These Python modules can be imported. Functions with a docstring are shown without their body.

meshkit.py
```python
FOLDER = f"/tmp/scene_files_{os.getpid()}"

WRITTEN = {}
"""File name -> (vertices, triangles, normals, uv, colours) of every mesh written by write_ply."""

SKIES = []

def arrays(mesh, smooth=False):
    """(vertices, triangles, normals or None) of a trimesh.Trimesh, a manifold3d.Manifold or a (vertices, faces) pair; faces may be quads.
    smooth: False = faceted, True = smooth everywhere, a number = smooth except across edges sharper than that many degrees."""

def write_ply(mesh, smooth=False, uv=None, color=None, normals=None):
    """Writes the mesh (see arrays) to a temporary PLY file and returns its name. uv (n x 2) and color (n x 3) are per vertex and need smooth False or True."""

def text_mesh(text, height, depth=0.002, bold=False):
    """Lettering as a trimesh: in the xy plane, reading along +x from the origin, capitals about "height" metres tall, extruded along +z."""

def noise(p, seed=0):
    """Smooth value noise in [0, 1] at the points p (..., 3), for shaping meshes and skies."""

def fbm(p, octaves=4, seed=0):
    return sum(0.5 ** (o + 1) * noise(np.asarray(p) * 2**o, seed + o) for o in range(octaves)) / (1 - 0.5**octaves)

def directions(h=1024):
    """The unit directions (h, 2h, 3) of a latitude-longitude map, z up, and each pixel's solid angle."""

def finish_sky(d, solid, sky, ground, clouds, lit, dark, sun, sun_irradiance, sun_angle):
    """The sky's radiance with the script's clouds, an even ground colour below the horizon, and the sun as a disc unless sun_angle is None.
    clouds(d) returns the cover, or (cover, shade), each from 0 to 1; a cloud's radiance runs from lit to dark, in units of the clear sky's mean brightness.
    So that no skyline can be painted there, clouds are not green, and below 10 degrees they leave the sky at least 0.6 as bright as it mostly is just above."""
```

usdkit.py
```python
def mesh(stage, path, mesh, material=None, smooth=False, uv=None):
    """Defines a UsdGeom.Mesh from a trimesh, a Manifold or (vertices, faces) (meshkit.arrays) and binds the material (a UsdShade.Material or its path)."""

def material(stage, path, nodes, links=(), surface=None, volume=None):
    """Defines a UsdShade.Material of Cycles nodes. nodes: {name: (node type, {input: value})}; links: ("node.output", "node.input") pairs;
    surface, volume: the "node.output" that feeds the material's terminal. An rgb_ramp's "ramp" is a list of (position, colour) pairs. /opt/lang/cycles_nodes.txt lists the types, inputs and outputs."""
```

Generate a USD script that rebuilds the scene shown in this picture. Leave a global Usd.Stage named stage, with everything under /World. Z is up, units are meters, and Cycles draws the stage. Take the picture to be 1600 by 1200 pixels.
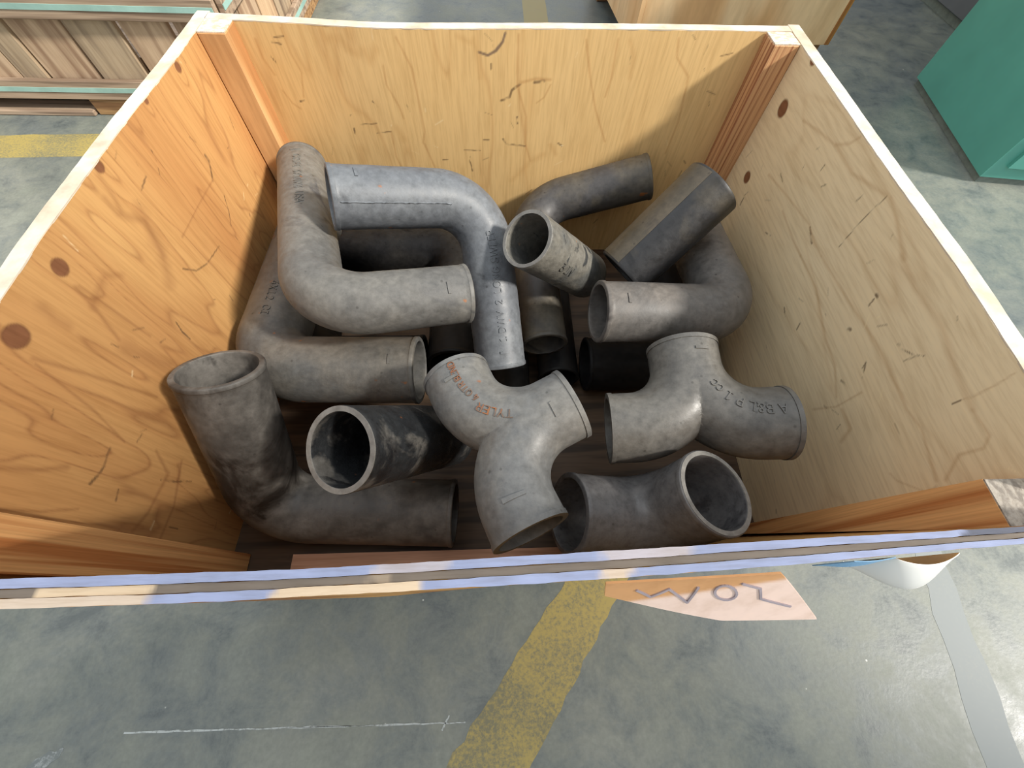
import math
import numpy as np, trimesh, manifold3d as m3, usdkit, meshkit
from pxr import Usd, UsdGeom, UsdLux, UsdShade, Gf, Sdf, Vt
from shapely.geometry import LineString

stage = Usd.Stage.CreateInMemory()
UsdGeom.SetStageUpAxis(stage, "Z")
UsdGeom.SetStageMetersPerUnit(stage, 1.0)
UsdGeom.Xform.Define(stage, "/World")
S, ZF = 0.93, 0.13          # crate inner width in metres; the crate's inner floor stands 0.13 crate widths above the ground


def U(p):
    """crate units (x right, y away, z from the crate's inner floor) -> metres above the workshop floor"""
    p = np.asarray(p, float)
    return (p + np.array([0, 0, ZF])) * S


# ------------------------------------------------------------------ camera, sky, sun, skylights, exposure
cam = UsdGeom.Camera.Define(stage, "/World/camera")
CM = np.array([[0.9991756300431449, 0.011592232713940267, -0.03890604668482416], [-0.028356544967305018, 0.8851061436594633, -0.4645245104553591], [0.029051104719128477, 0.4652448114670164, 0.8847052044142267]])
CP = U([-0.0258283, -0.02691425, 0.81897905])
mat = np.eye(4); mat[:3, :3] = CM.T; mat[3, :3] = CP
cam.AddTransformOp().Set(Gf.Matrix4d(*mat.ravel().tolist()))
cam.CreateHorizontalApertureAttr(36.0)
cam.CreateVerticalApertureAttr(27.0)
cam.CreateFocalLengthAttr(628.3959548999737 / 1600 * 36)
cam.CreateClippingRangeAttr(Gf.Vec2f(0.02, 200))
cam.CreateExposureAttr(0.0)

dome = UsdLux.DomeLight.Define(stage, "/World/sky")
dome.CreateIntensityAttr(0.29)
dome.CreateColorAttr(Gf.Vec3f(0.93, 0.97, 1.0))

SUN = np.array([-1, .37, -.88]); SUN /= np.linalg.norm(SUN)
sun = UsdLux.DistantLight.Define(stage, "/World/sun")
zx = -SUN; xx = np.cross([0, 0, 1.], zx); xx /= np.linalg.norm(xx); yx = np.cross(zx, xx)
sm = np.eye(4); sm[0, :3] = xx; sm[1, :3] = yx; sm[2, :3] = zx
sun.AddTransformOp().Set(Gf.Matrix4d(*sm.ravel().tolist()))
sun.CreateIntensityAttr(1.35)
sun.CreateAngleAttr(6.0); sun.CreateNormalizeAttr(True)
sun.CreateColorAttr(Gf.Vec3f(1.0, 0.95, 0.87))

for k, (lx, ly) in enumerate([(-1.6, 0.6), (1.2, 1.8)]):
    sk = UsdLux.RectLight.Define(stage, "/World/roof_light" + ("" if k == 0 else "_%03d" % k))
    sk.CreateWidthAttr(1.0); sk.CreateHeightAttr(3.0)
    sk.CreateIntensityAttr(3.0); sk.CreateColorAttr(Gf.Vec3f(0.85, 0.93, 1.0))
    sk.AddTranslateOp().Set(Gf.Vec3d(lx, ly, 5.0))

# ------------------------------------------------------------------ helpers
USED = set()


def numbered(parent, name):
    k, path = 0, f"{parent}/{name}"
    while path in USED:
        k += 1
        path = f"{parent}/{name}_{k:03d}"
    USED.add(path)
    return path


def tag(prim, label=None, cat=None, group=None, kind=None):
    for k, v in (("label", label), ("category", cat), ("group", group), ("kind", kind)):
        if v:
            prim.SetCustomDataByKey(k, v)
    return prim


def thing(name, label, cat, base=(0, 0, 0), group=None):
    path = numbered("/World", name)
    x = UsdGeom.Xform.Define(stage, path)
    x.AddTranslateOp().Set(Gf.Vec3d(*map(float, base)))
    p = x.GetPrim(); tag(p, label, cat, group)
    p_base[path] = np.asarray(base, float)
    return path


p_base = {}


def base_of(path):
    while path not in p_base:
        path = path.rsplit("/", 1)[0]
        if not path:
            return np.zeros(3)
    return p_base[path]


def obj(name, mesh, mt, parent="/World", smooth=False, color=None, label=None, kind=None):
    """one Mesh prim under parent; mesh is given in world metres"""
    path = numbered(parent, name)
    b = base_of(parent) if parent != "/World" else np.zeros(3)
    v, f, n = meshkit.arrays(mesh, smooth)
    prim = usdkit.mesh(stage, path, trimesh.Trimesh(v - b, f, process=False), mt)
    if n is not None:
        prim.CreateNormalsAttr(Vt.Vec3fArray.FromNumpy(n.astype(np.float32)))
        prim.SetNormalsInterpolation("vertex")
    if color is not None:
        pv = UsdGeom.PrimvarsAPI(prim).CreatePrimvar("paint", Sdf.ValueTypeNames.Color3fArray, "vertex")
        pv.Set(Vt.Vec3fArray.FromNumpy(np.asarray(color, np.float32)))
    tag(prim.GetPrim(), label=label, kind=kind)
    return path


def lin(*c):
    """sRGB 0-255 -> linear"""
    c = np.asarray(c if len(c) > 1 else c[0], float) / 255
    return np.where(c <= .04045, c / 12.92, ((c + .055) / 1.055) ** 2.4)


def T3(c):
    return tuple(float(x) for x in c)


def box(lo, hi, ch=0.0):
    """box with chamfered edges, metres"""
    lo, hi = np.minimum(lo, hi), np.maximum(lo, hi)
    if ch <= 0:
        m = trimesh.creation.box(hi - lo); m.apply_translation((lo + hi) / 2); return m
    pts = []
    for a in (0, 1):
        for b in (0, 1):
            for c in (0, 1):
                p = np.where([a, b, c], hi, lo); s = np.where([a, b, c], -1, 1) * ch
                pts += [p + s * [1, 1, 0], p + s * [1, 0, 1], p + s * [0, 1, 1]]
    return trimesh.convex.convex_hull(np.array(pts))


def hexa(c8, ch=0.0):
    return trimesh.convex.convex_hull(np.array(c8))


# ------------------------------------------------------------------ materials
LK = "/World/Looks"


def wood_paint(name, rough=0.55, grain=(1, 1, 1), bump=0.15):
    """vertex-painted timber (primvar) with fine procedural grain; grain = noise scale along x, y, z"""
    return usdkit.material(stage, f"{LK}/{name}", {
        "a": ("attribute", {"attribute": "paint"}), "tc": ("texture_coordinate", {}),
        "mp": ("mapping", {"mapping_type": "point", "scale": grain}),
        "n": ("noise_texture", {"scale": 1.0, "detail": 5.0, "roughness": 0.6}),
        "r": ("rgb_ramp", {"ramp": [(0.3, (0.86, 0.83, 0.79)), (0.55, (1, 1, 1)), (0.75, (1.05, 1.04, 1.02))]}),
        "mx": ("mix_color", {"blend_type": "multiply", "fac": 1.0}),
        "b": ("bump", {"strength": bump, "distance": 0.001}),
        "p": ("principled_bsdf", {"roughness": rough, "specular_ior_level": 0.3})},
        [("tc.object", "mp.vector"), ("mp.vector", "n.vector"), ("n.fac", "r.fac"), ("a.color", "mx.a"), ("r.color", "mx.b"), ("mx.result", "p.base_color"), ("n.fac", "b.height"), ("b.normal", "p.normal")], surface="p.BSDF")


def timber(name, light, dark, scale, stripe=1.0, rough=0.6, spec=0.3, off=(0, 0, 0)):
    """sawn softwood: stripes of late wood; scale = noise frequency per axis (small along the grain)"""
    return usdkit.material(stage, f"{LK}/{name}", {
        "tc": ("texture_coordinate", {}), "mp": ("mapping", {"mapping_type": "point", "scale": scale, "location": off}),
        "n": ("noise_texture", {"scale": 1.0, "detail": 2.0, "roughness": 0.5, "distortion": 0.3}),
        "mp2": ("mapping", {"mapping_type": "point", "scale": tuple(4.3 * s for s in scale)}),
        "n2": ("noise_texture", {"scale": 1.0, "detail": 4.0, "roughness": 0.6}),
        "r": ("rgb_ramp", {"ramp": [(0.38, T3(dark)), (0.46, T3(np.asarray(dark) * .5 + np.asarray(light) * .5)), (0.54, T3(light)), (0.68, T3(np.asarray(light) * 1.05))]}),
        "r2": ("rgb_ramp", {"ramp": [(0.35, (0.80, 0.77, 0.74)), (0.6, (1, 1, 1))]}),
        "mx": ("mix_color", {"blend_type": "multiply", "fac": 0.8}),
        "b": ("bump", {"strength": 0.25, "distance": 0.001}),
        "p": ("principled_bsdf", {"roughness": rough, "specular_ior_level": spec})},
        [("tc.object", "mp.vector"), ("tc.object", "mp2.vector"), ("mp.vector", "n.vector"), ("mp2.vector", "n2.vector"), ("n.fac", "r.fac"), ("n2.fac", "r2.fac"), ("r.color", "mx.a"), ("r2.color", "mx.b"),
         ("mx.result", "p.base_color"), ("n2.fac", "b.height"), ("b.normal", "p.normal")], surface="p.BSDF")


def plain(name, color, rough=0.5, spec=0.4, var=0.12, scale=20.0, bump=0.0):
    c = np.asarray(color)
    return usdkit.material(stage, f"{LK}/{name}", {
        "tc": ("texture_coordinate", {}), "n": ("noise_texture", {"scale": scale, "detail": 5.0, "roughness": 0.6}),
        "r": ("rgb_ramp", {"ramp": [(0.3, T3(c * (1 - var))), (0.7, T3(c * (1 + var)))]}),
        "b": ("bump", {"strength": bump, "distance": 0.002}),
        "p": ("principled_bsdf", {"roughness": rough, "specular_ior_level": spec})},
        [("tc.object", "n.vector"), ("n.fac", "r.fac"), ("r.color", "p.base_color"), ("n.fac", "b.height"), ("b.normal", "p.normal")], surface="p.BSDF")


def iron(name, base, dust, grime, off=0.0, dust_at=(0.42, 0.62), grime_at=(0.60, 0.68), rust=0.70, rough=0.5, bump=0.25, spec=0.42, pscale=11.0):
    """coated cast iron: base coat, patches of dust and grime, rust dots, pits and a cast skin"""
    L = (off * 1.7, off * 0.9, off * 2.3)
    return usdkit.material(stage, f"{LK}/{name}", {
        "tc": ("texture_coordinate", {}), "mp": ("mapping", {"mapping_type": "point", "location": L}),
        "n1": ("noise_texture", {"scale": pscale, "detail": 4.0, "roughness": 0.55, "distortion": 0.4}),
        "n2": ("noise_texture", {"scale": pscale * 0.8, "detail": 6.0, "roughness": 0.6, "w": 0.0, "distortion": 0.8}),
        "mp2": ("mapping", {"mapping_type": "point", "location": (L[0] + 5.2, L[1] + 3.1, L[2] + 1.7)}),
        "n3": ("noise_texture", {"scale": 90.0, "detail": 5.0, "roughness": 0.65}),
        "n4": ("noise_texture", {"scale": 38.0, "detail": 2.0, "roughness": 0.5}),
        "v": ("voronoi_texture", {"scale": 42.0, "randomness": 1.0}),
        "rd": ("rgb_ramp", {"ramp": [(dust_at[0], (0, 0, 0)), (dust_at[1], (1, 1, 1))]}),
        "rg": ("rgb_ramp", {"ramp": [(grime_at[0], (0, 0, 0)), (grime_at[1], (1, 1, 1))]}),
        "rr": ("rgb_ramp", {"ramp": [(rust, (0, 0, 0)), (rust + 0.05, (1, 1, 1))]}),
        "rp": ("rgb_ramp", {"ramp": [(0.05, (0.45, 0.44, 0.43)), (0.10, (1, 1, 1))]}),
        "rf": ("rgb_ramp", {"ramp": [(0.3, (0.72, 0.72, 0.72)), (0.7, (1.2, 1.2, 1.2))]}),
        "m1": ("mix_color", {"a": T3(base), "b": T3(dust)}),
        "m2": ("mix_color", {"b": T3(grime)}),
        "m3": ("mix_color", {"b": T3(lin(150, 95, 55))}),
        "m4": ("mix_color", {"blend_type": "multiply", "fac": 0.7}),
        "m5": ("mix_color", {"blend_type": "multiply", "fac": 1.0}),
        "rq": ("rgb_ramp", {"ramp": [(0.3, (rough - .08,) * 3), (0.7, (rough + .12,) * 3)]}),
        "b1": ("bump", {"strength": bump, "distance": 0.0015}),
        "p": ("principled_bsdf", {"specular_ior_level": spec})},
        [("tc.object", "mp.vector"), ("tc.object", "mp2.vector"), ("mp.vector", "n1.vector"), ("mp2.vector", "n2.vector"), ("mp.vector", "n3.vector"), ("mp2.vector", "n4.vector"), ("mp.vector", "v.vector"),
         ("n1.fac", "rd.fac"), ("n2.fac", "rg.fac"), ("n4.fac", "rr.fac"), ("v.distance", "rp.fac"), ("n3.fac", "rf.fac"),
         ("rd.color", "m1.fac"), ("m1.result", "m2.a"), ("rg.color", "m2.fac"), ("m2.result", "m3.a"), ("rr.color", "m3.fac"), ("m3.result", "m4.a"), ("rp.color", "m4.b"), ("m4.result", "m5.a"), ("rf.color", "m5.b"),
         ("m5.result", "p.base_color"), ("n3.fac", "rq.fac"), ("rq.color", "p.roughness"), ("n3.fac", "b1.height"), ("b1.normal", "p.normal")], surface="p.BSDF")


def concrete():
    return usdkit.material(stage, f"{LK}/concrete", {
        "tc": ("texture_coordinate", {}),
        "n1": ("noise_texture", {"scale": 1.3, "detail": 5.0, "roughness": 0.6, "distortion": 0.6}),
        "n2": ("noise_texture", {"scale": 10.0, "detail": 9.0, "roughness": 0.74, "distortion": 0.35}),
        "n3": ("noise_texture", {"scale": 120.0, "detail": 4.0, "roughness": 0.6}),
        "v": ("voronoi_texture", {"scale": 13.0}),
        "r1": ("rgb_ramp", {"ramp": [(0.32, T3(lin(104, 110, 112))), (0.5, T3(lin(120, 124, 118))), (0.68, T3(lin(138, 140, 134)))]}),
        "r2": ("rgb_ramp", {"ramp": [(0.36, (0.60, 0.64, 0.68)), (0.46, (0.83, 0.86, 0.86)), (0.54, (0.98, 0.98, 0.93)), (0.66, (1.14, 1.14, 1.06))]}),
        "r3": ("rgb_ramp", {"ramp": [(0.3, (0.9, 0.9, 0.9)), (0.7, (1.08, 1.08, 1.08))]}),
        "rv": ("rgb_ramp", {"ramp": [(0.018, (1, 1, 1)), (0.03, (0, 0, 0))]}),
        "m1": ("mix_color", {"blend_type": "multiply", "fac": 1.0}), "m2": ("mix_color", {"blend_type": "multiply", "fac": 1.0}),
        "m3": ("mix_color", {"b": T3(lin(205, 205, 198))}),
        "rq": ("rgb_ramp", {"ramp": [(0.35, (0.32,) * 3), (0.65, (0.55,) * 3)]}),
        "b": ("bump", {"strength": 0.12, "distance": 0.002}),
        "p": ("principled_bsdf", {"specular_ior_level": 0.5})},
        [("tc.object", x + ".vector") for x in ("n1", "n2", "n3", "v")] +
        [("n1.fac", "r1.fac"), ("n2.fac", "r2.fac"), ("n3.fac", "r3.fac"), ("v.distance", "rv.fac"), ("r1.color", "m1.a"), ("r2.color", "m1.b"), ("m1.result", "m2.a"), ("r3.color", "m2.b"), ("m2.result", "m3.a"), ("rv.color", "m3.fac"),
         ("m3.result", "p.base_color"), ("n2.fac", "rq.fac"), ("rq.color", "p.roughness"), ("n3.fac", "b.height"), ("b.normal", "p.normal")], surface="p.BSDF")


def worn_paint(name, color, under, lo=0.42, hi=0.5):
    """floor paint worn through in specks"""
    return usdkit.material(stage, f"{LK}/{name}", {
        "tc": ("texture_coordinate", {}), "n": ("noise_texture", {"scale": 140.0, "detail": 6.0, "roughness": 0.75}),
        "n2": ("noise_texture", {"scale": 7.0, "detail": 3.0, "roughness": 0.6}),
        "ad": ("math", {"math_type": "multiply_add", "value2": 0.75}),
        "r": ("rgb_ramp", {"ramp": [(lo, (0, 0, 0)), (hi, (1, 1, 1))]}),
        "m": ("mix_color", {"a": T3(under), "b": T3(color)}), "sc": ("math", {"math_type": "multiply", "value2": 0.45}),
        "p": ("principled_bsdf", {"roughness": 0.5, "specular_ior_level": 0.4})},
        [("tc.object", "n.vector"), ("tc.object", "n2.vector"), ("n2.fac", "sc.value1"), ("n.fac", "ad.value1"), ("sc.value", "ad.value3"), ("ad.value", "r.fac"), ("r.color", "m.fac"), ("m.result", "p.base_color")], surface="p.BSDF")


M_PLY_UP = wood_paint("plywood_grain_upright", grain=(220, 220, 14))
M_PLY_LONG = wood_paint("plywood_grain_lengthwise", grain=(220, 14, 220))
M_RIM = wood_paint("painted_rim", rough=0.6, grain=(30, 300, 300))
M_EDGE = timber("fresh_ply_edge", lin(228, 214, 194), lin(206, 188, 164), (14, 14, 500))
M_POST_L = timber("planed_post", lin(214, 168, 116), lin(184, 132, 84), (26, 26, 2.2), off=(.3, 0, 0))
M_POST_R = timber("striped_post", lin(214, 166, 120), lin(160, 104, 70), (190, 190, 1.5))
M_POST_F = timber("striped_fir_post", lin(232, 176, 116), lin(196, 128, 74), (110, 110, 1.6))
M_END = timber("end_grain", lin(236, 224, 205), lin(205, 186, 160), (120, 160, 100))
M_END_GREY = timber("grey_end_grain", lin(176, 168, 156), lin(140, 132, 122), (160, 120, 100))
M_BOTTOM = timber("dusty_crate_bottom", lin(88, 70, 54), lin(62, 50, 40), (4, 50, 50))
M_BATTEN = timber("pinkish_batten", lin(196, 148, 118), lin(176, 128, 98), (3, 60, 60))
M_SKID = timber("skid_timber", lin(170, 134, 92), lin(120, 88, 58), (3, 60, 60))
M_CONC = concrete()
M_YELLOW = worn_paint("worn_yellow_paint", lin(168, 150, 88), lin(122, 118, 92), 0.5, 0.66)
M_YELLOW2 = worn_paint("dull_yellow_paint", lin(150, 138, 96), lin(118, 118, 112))
M_GREYSTRIP = worn_paint("grey_floor_patch", lin(126, 132, 132), lin(134, 138, 134), 0.3, 0.6)
M_CHALK = worn_paint("chalk_scratch", lin(176, 182, 180), lin(128, 132, 128), 0.5, 0.62)
M_CARD = plain("kraft_card", lin(236, 206, 186), 0.75, 0.2, 0.06, 12)
M_CARD2 = wood_paint("painted_shade_card", rough=0.7, grain=(40, 40, 40), bump=0.03)
M_INK = plain("faded_marker_ink", lin(160, 150, 156), 0.6, 0.3, 0.2, 40)
M_WHITE = plain("white_plastic", lin(236, 236, 230), 0.4, 0.4, 0.03, 10)
M_BLUEPL = plain("pale_blue_print", lin(130, 180, 220), 0.5, 0.4, 0.05, 10)
M_TEAL = plain("teal_paint_stripe", lin(150, 184, 174), 0.5, 0.4, 0.28, 6)
SLAT = [timber("slat_tan", lin(190, 164, 136), lin(150, 122, 98), (28, 28, 2.0)), timber("slat_grey", lin(172, 152, 126), lin(126, 108, 90), (30, 30, 2.4), off=(2, 1, 0)), timber("slat_warm", lin(200, 170, 136), lin(158, 126, 98), (24, 24, 1.8), off=(5, 3, 1))]
M_RAIL = timber("weathered_rail", lin(172, 150, 128), lin(132, 112, 94), (2, 40, 60))
M_BOXPLY = timber("orange_box_plywood", lin(240, 206, 160), lin(222, 176, 124), (5, 5, 1.2))
M_BOXEDGE = timber("box_edge_batten", lin(200, 146, 80), lin(160, 108, 56), (60, 60, 2))
M_GREEN = plain("green_cabinet_paint", lin(90, 166, 152), 0.42, 0.5, 0.08, 6, 0.05)
M_PLINTH = plain("dusty_plinth", lin(112, 122, 116), 0.7, 0.3, 0.2, 30)
M_DARKGREY = plain("dark_grey_paint", lin(96, 100, 104), 0.5, 0.4, 0.1, 8)
M_SHADE_WALL = plain("shade_wall_paint", lin(200, 200, 194), 0.8, 0.2, 0.05, 3)
M_STEEL = plain("zinc_steel", lin(150, 150, 148), 0.35, 0.6, 0.1, 60)

# marks on the plywood, wall coordinates in crate widths: kind (s scratch, m marker, t grain line, r resin stain), width, points
LEFT_MARKS = [('s', 0.0038, [(0.104, 0.328), (0.116, 0.323), (0.127, 0.321), (0.149, 0.324)]), ('s', 0.0028, [(0.134, 0.229), (0.138, 0.202), (0.147, 0.169)]), ('s', 0.0032, [(0.093, 0.285), (0.106, 0.288)]), ('s', 0.0063, [(0.631, 0.392), (0.631, 0.382)]), ('s', 0.0043, [(0.631, 0.382), (0.611, 0.36)]), ('s', 0.0027, [(0.5, 0.446), (0.476, 0.442)]), ('s', 0.0029, [(0.352, 0.311), (0.346, 0.294), (0.345, 0.276)]), ('s', 0.0028, [(0.308, 0.321), (0.318, 0.316)]), ('s', 0.0025, [(0.433, 0.338), (0.45, 0.316), (0.477, 0.304), (0.497, 0.301), (0.525, 0.297)]), ('t', 0.0033, [(0.61, 0.361), (0.54, 0.362), (0.475, 0.362)]), ('s', 0.0023, [(0.613, 0.33), (0.599, 0.308), (0.582, 0.292)]), ('s', 0.0018, [(0.54, 0.457), (0.535, 0.446)]), ('t', 0.0074, [(0.3, 0.447), (0.29, 0.412), (0.276, 0.377)]), ('t', 0.0045, [(0.304, 0.445), (0.305, 0.392), (0.307, 0.339)]), ('t', 0.006, [(0.204, 0.448), (0.217, 0.392), (0.236, 0.291)]), ('t', 0.004, [(0.2, 0.443), (0.183, 0.366), (0.163, 0.309)]), ('t', 0.0227, [(0.45, 0.429), (0.428, 0.382), (0.398, 0.348)]), ('t', 0.0249, [(0.27, 0.364), (0.279, 0.325), (0.288, 0.292)]), ('t', 0.0122, [(0.292, 0.422), (0.337, 0.427), (0.352, 0.411)]), ('t', 0.0149, [(0.257, 0.465), (0.253, 0.449), (0.254, 0.435)]), ('t', 0.0111, [(0.422, 0.471), (0.419, 0.45), (0.443, 0.419), (0.424, 0.374)]), ('t', 0.0094, [(0.44, 0.489), (0.433, 0.462), (0.426, 0.449)]), ('t', 0.0074, [(0.096, 0.426), (0.102, 0.393), (0.114, 0.363)]), ('t', 0.0037, [(0.06, 0.408), (0.065, 0.367), (0.075, 0.328)]), ('t', 0.0063, [(0.168, 0.256), (0.145, 0.22), (0.089, 0.228), (0.062, 0.242)]), ('t', 0.0059, [(0.169, 0.204), (0.106, 0.186), (0.06, 0.189)])]
BACK_MARKS = [('m', 0.0049, [(-0.004, 0.492), (-0.008, 0.48), (-0.02, 0.467), (-0.034, 0.46), (-0.05, 0.465)]), ('t', 0.006, [(0.082, 0.421), (0.055, 0.423), (0.028, 0.417)]), ('s', 0.006, [(0.07, 0.419), (0.052, 0.417)]), ('s', 0.0048, [(0.025, 0.414), (0.01, 0.404), (0.006, 0.392), (-0.01, 0.386)]), ('t', 0.0036, [(0.083, 0.413), (0.073, 0.391), (0.059, 0.381)]), ('s', 0.0028, [(-0.403, 0.47), (-0.389, 0.468)]), ('s', 0.0023, [(-0.416, 0.449), (-0.411, 0.44)]), ('s', 0.0025, [(-0.256, 0.383), (-0.248, 0.373)]), ('s', 0.0031, [(-0.192, 0.378), (-0.188, 0.366)]), ('s', 0.004, [(-0.006, 0.311), (0.001, 0.3), (0.041, 0.295)]), ('s', 0.0028, [(-0.089, 0.287), (-0.055, 0.286)]), ('s', 0.0039, [(-0.308, 0.329), (-0.31, 0.319)]), ('s', 0.0035, [(-0.029, 0.447), (-0.029, 0.439)]), ('s', 0.0039, [(0.022, 0.355), (0.023, 0.342)]), ('s', 0.0028, [(-0.077, 0.259), (-0.074, 0.238)]), ('s', 0.0028, [(-0.137, 0.265), (-0.126, 0.265)]), ('s', 0.0037, [(-0.388, 0.379), (-0.396, 0.376)]), ('s', 0.0026, [(-0.292, 0.338), (-0.259, 0.341)]), ('s', 0.0027, [(-0.047, 0.309), (-0.035, 0.309)]), ('s', 0.0041, [(0.112, 0.301), (0.121, 0.295)]), ('s', 0.0026, [(-0.264, 0.322), (-0.234, 0.326)]), ('r', 0.013, [(-0.311, 0.488), (-0.307, 0.479), (-0.297, 0.482)]), ('r', 0.0153, [(-0.282, 0.48), (-0.275, 0.466), (-0.261, 0.459)]), ('r', 0.0179, [(-0.248, 0.465), (-0.241, 0.45), (-0.228, 0.467)]), ('r', 0.0099, [(-0.085, 0.488), (-0.064, 0.479)]), ('r', 0.011, [(-0.058, 0.484), (-0.051, 0.451), (-0.049, 0.426)]), ('r', 0.0183, [(-0.222, 0.333), (-0.211, 0.311)]), ('r', 0.0246, [(-0.308, 0.283), (-0.311, 0.26)]), ('r', 0.011, [(0.096, 0.297), (0.11, 0.276)]), ('r', 0.0112, [(0.216, 0.482), (0.229, 0.456), (0.231, 0.426)]), ('r', 0.0149, [(0.016, 0.214), (0.057, 0.261), (0.084, 0.276)]), ('t', 0.0032, [(-0.378, 0.491), (-0.378, 0.455), (-0.372, 0.426), (-0.386, 0.384)]), ('t', 0.0036, [(-0.421, 0.394), (-0.412, 0.372), (-0.401, 0.363)]), ('t', 0.0044, [(-0.43, 0.473), (-0.431, 0.445), (-0.423, 0.42)]), ('t', 0.0044, [(-0.188, 0.486), (-0.17, 0.44), (-0.168, 0.387), (-0.166, 0.327), (-0.173, 0.304)]), ('t', 0.0034, [(-0.22, 0.444), (-0.222, 0.413), (-0.207, 0.375), (-0.203, 0.352)]), ('t', 0.0044, [(0.019, 0.49), (0.02, 0.412), (0.04, 0.355), (0.041, 0.303), (0.055, 0.261)]), ('t', 0.0041, [(-0.171, 0.301), (-0.155, 0.241)]), ('t', 0.0039, [(-0.234, 0.326), (-0.236, 0.272), (-0.229, 0.24)]), ('t', 0.0045, [(0.3, 0.486), (0.308, 0.458), (0.342, 0.428), (0.356, 0.347), (0.354, 0.279)]), ('t', 0.0045, [(0.193, 0.484), (0.196, 0.425), (0.192, 0.392)]), ('t', 0.0045, [(0.137, 0.483), (0.156, 0.425), (0.178, 0.369), (0.212, 0.305)])]
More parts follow.
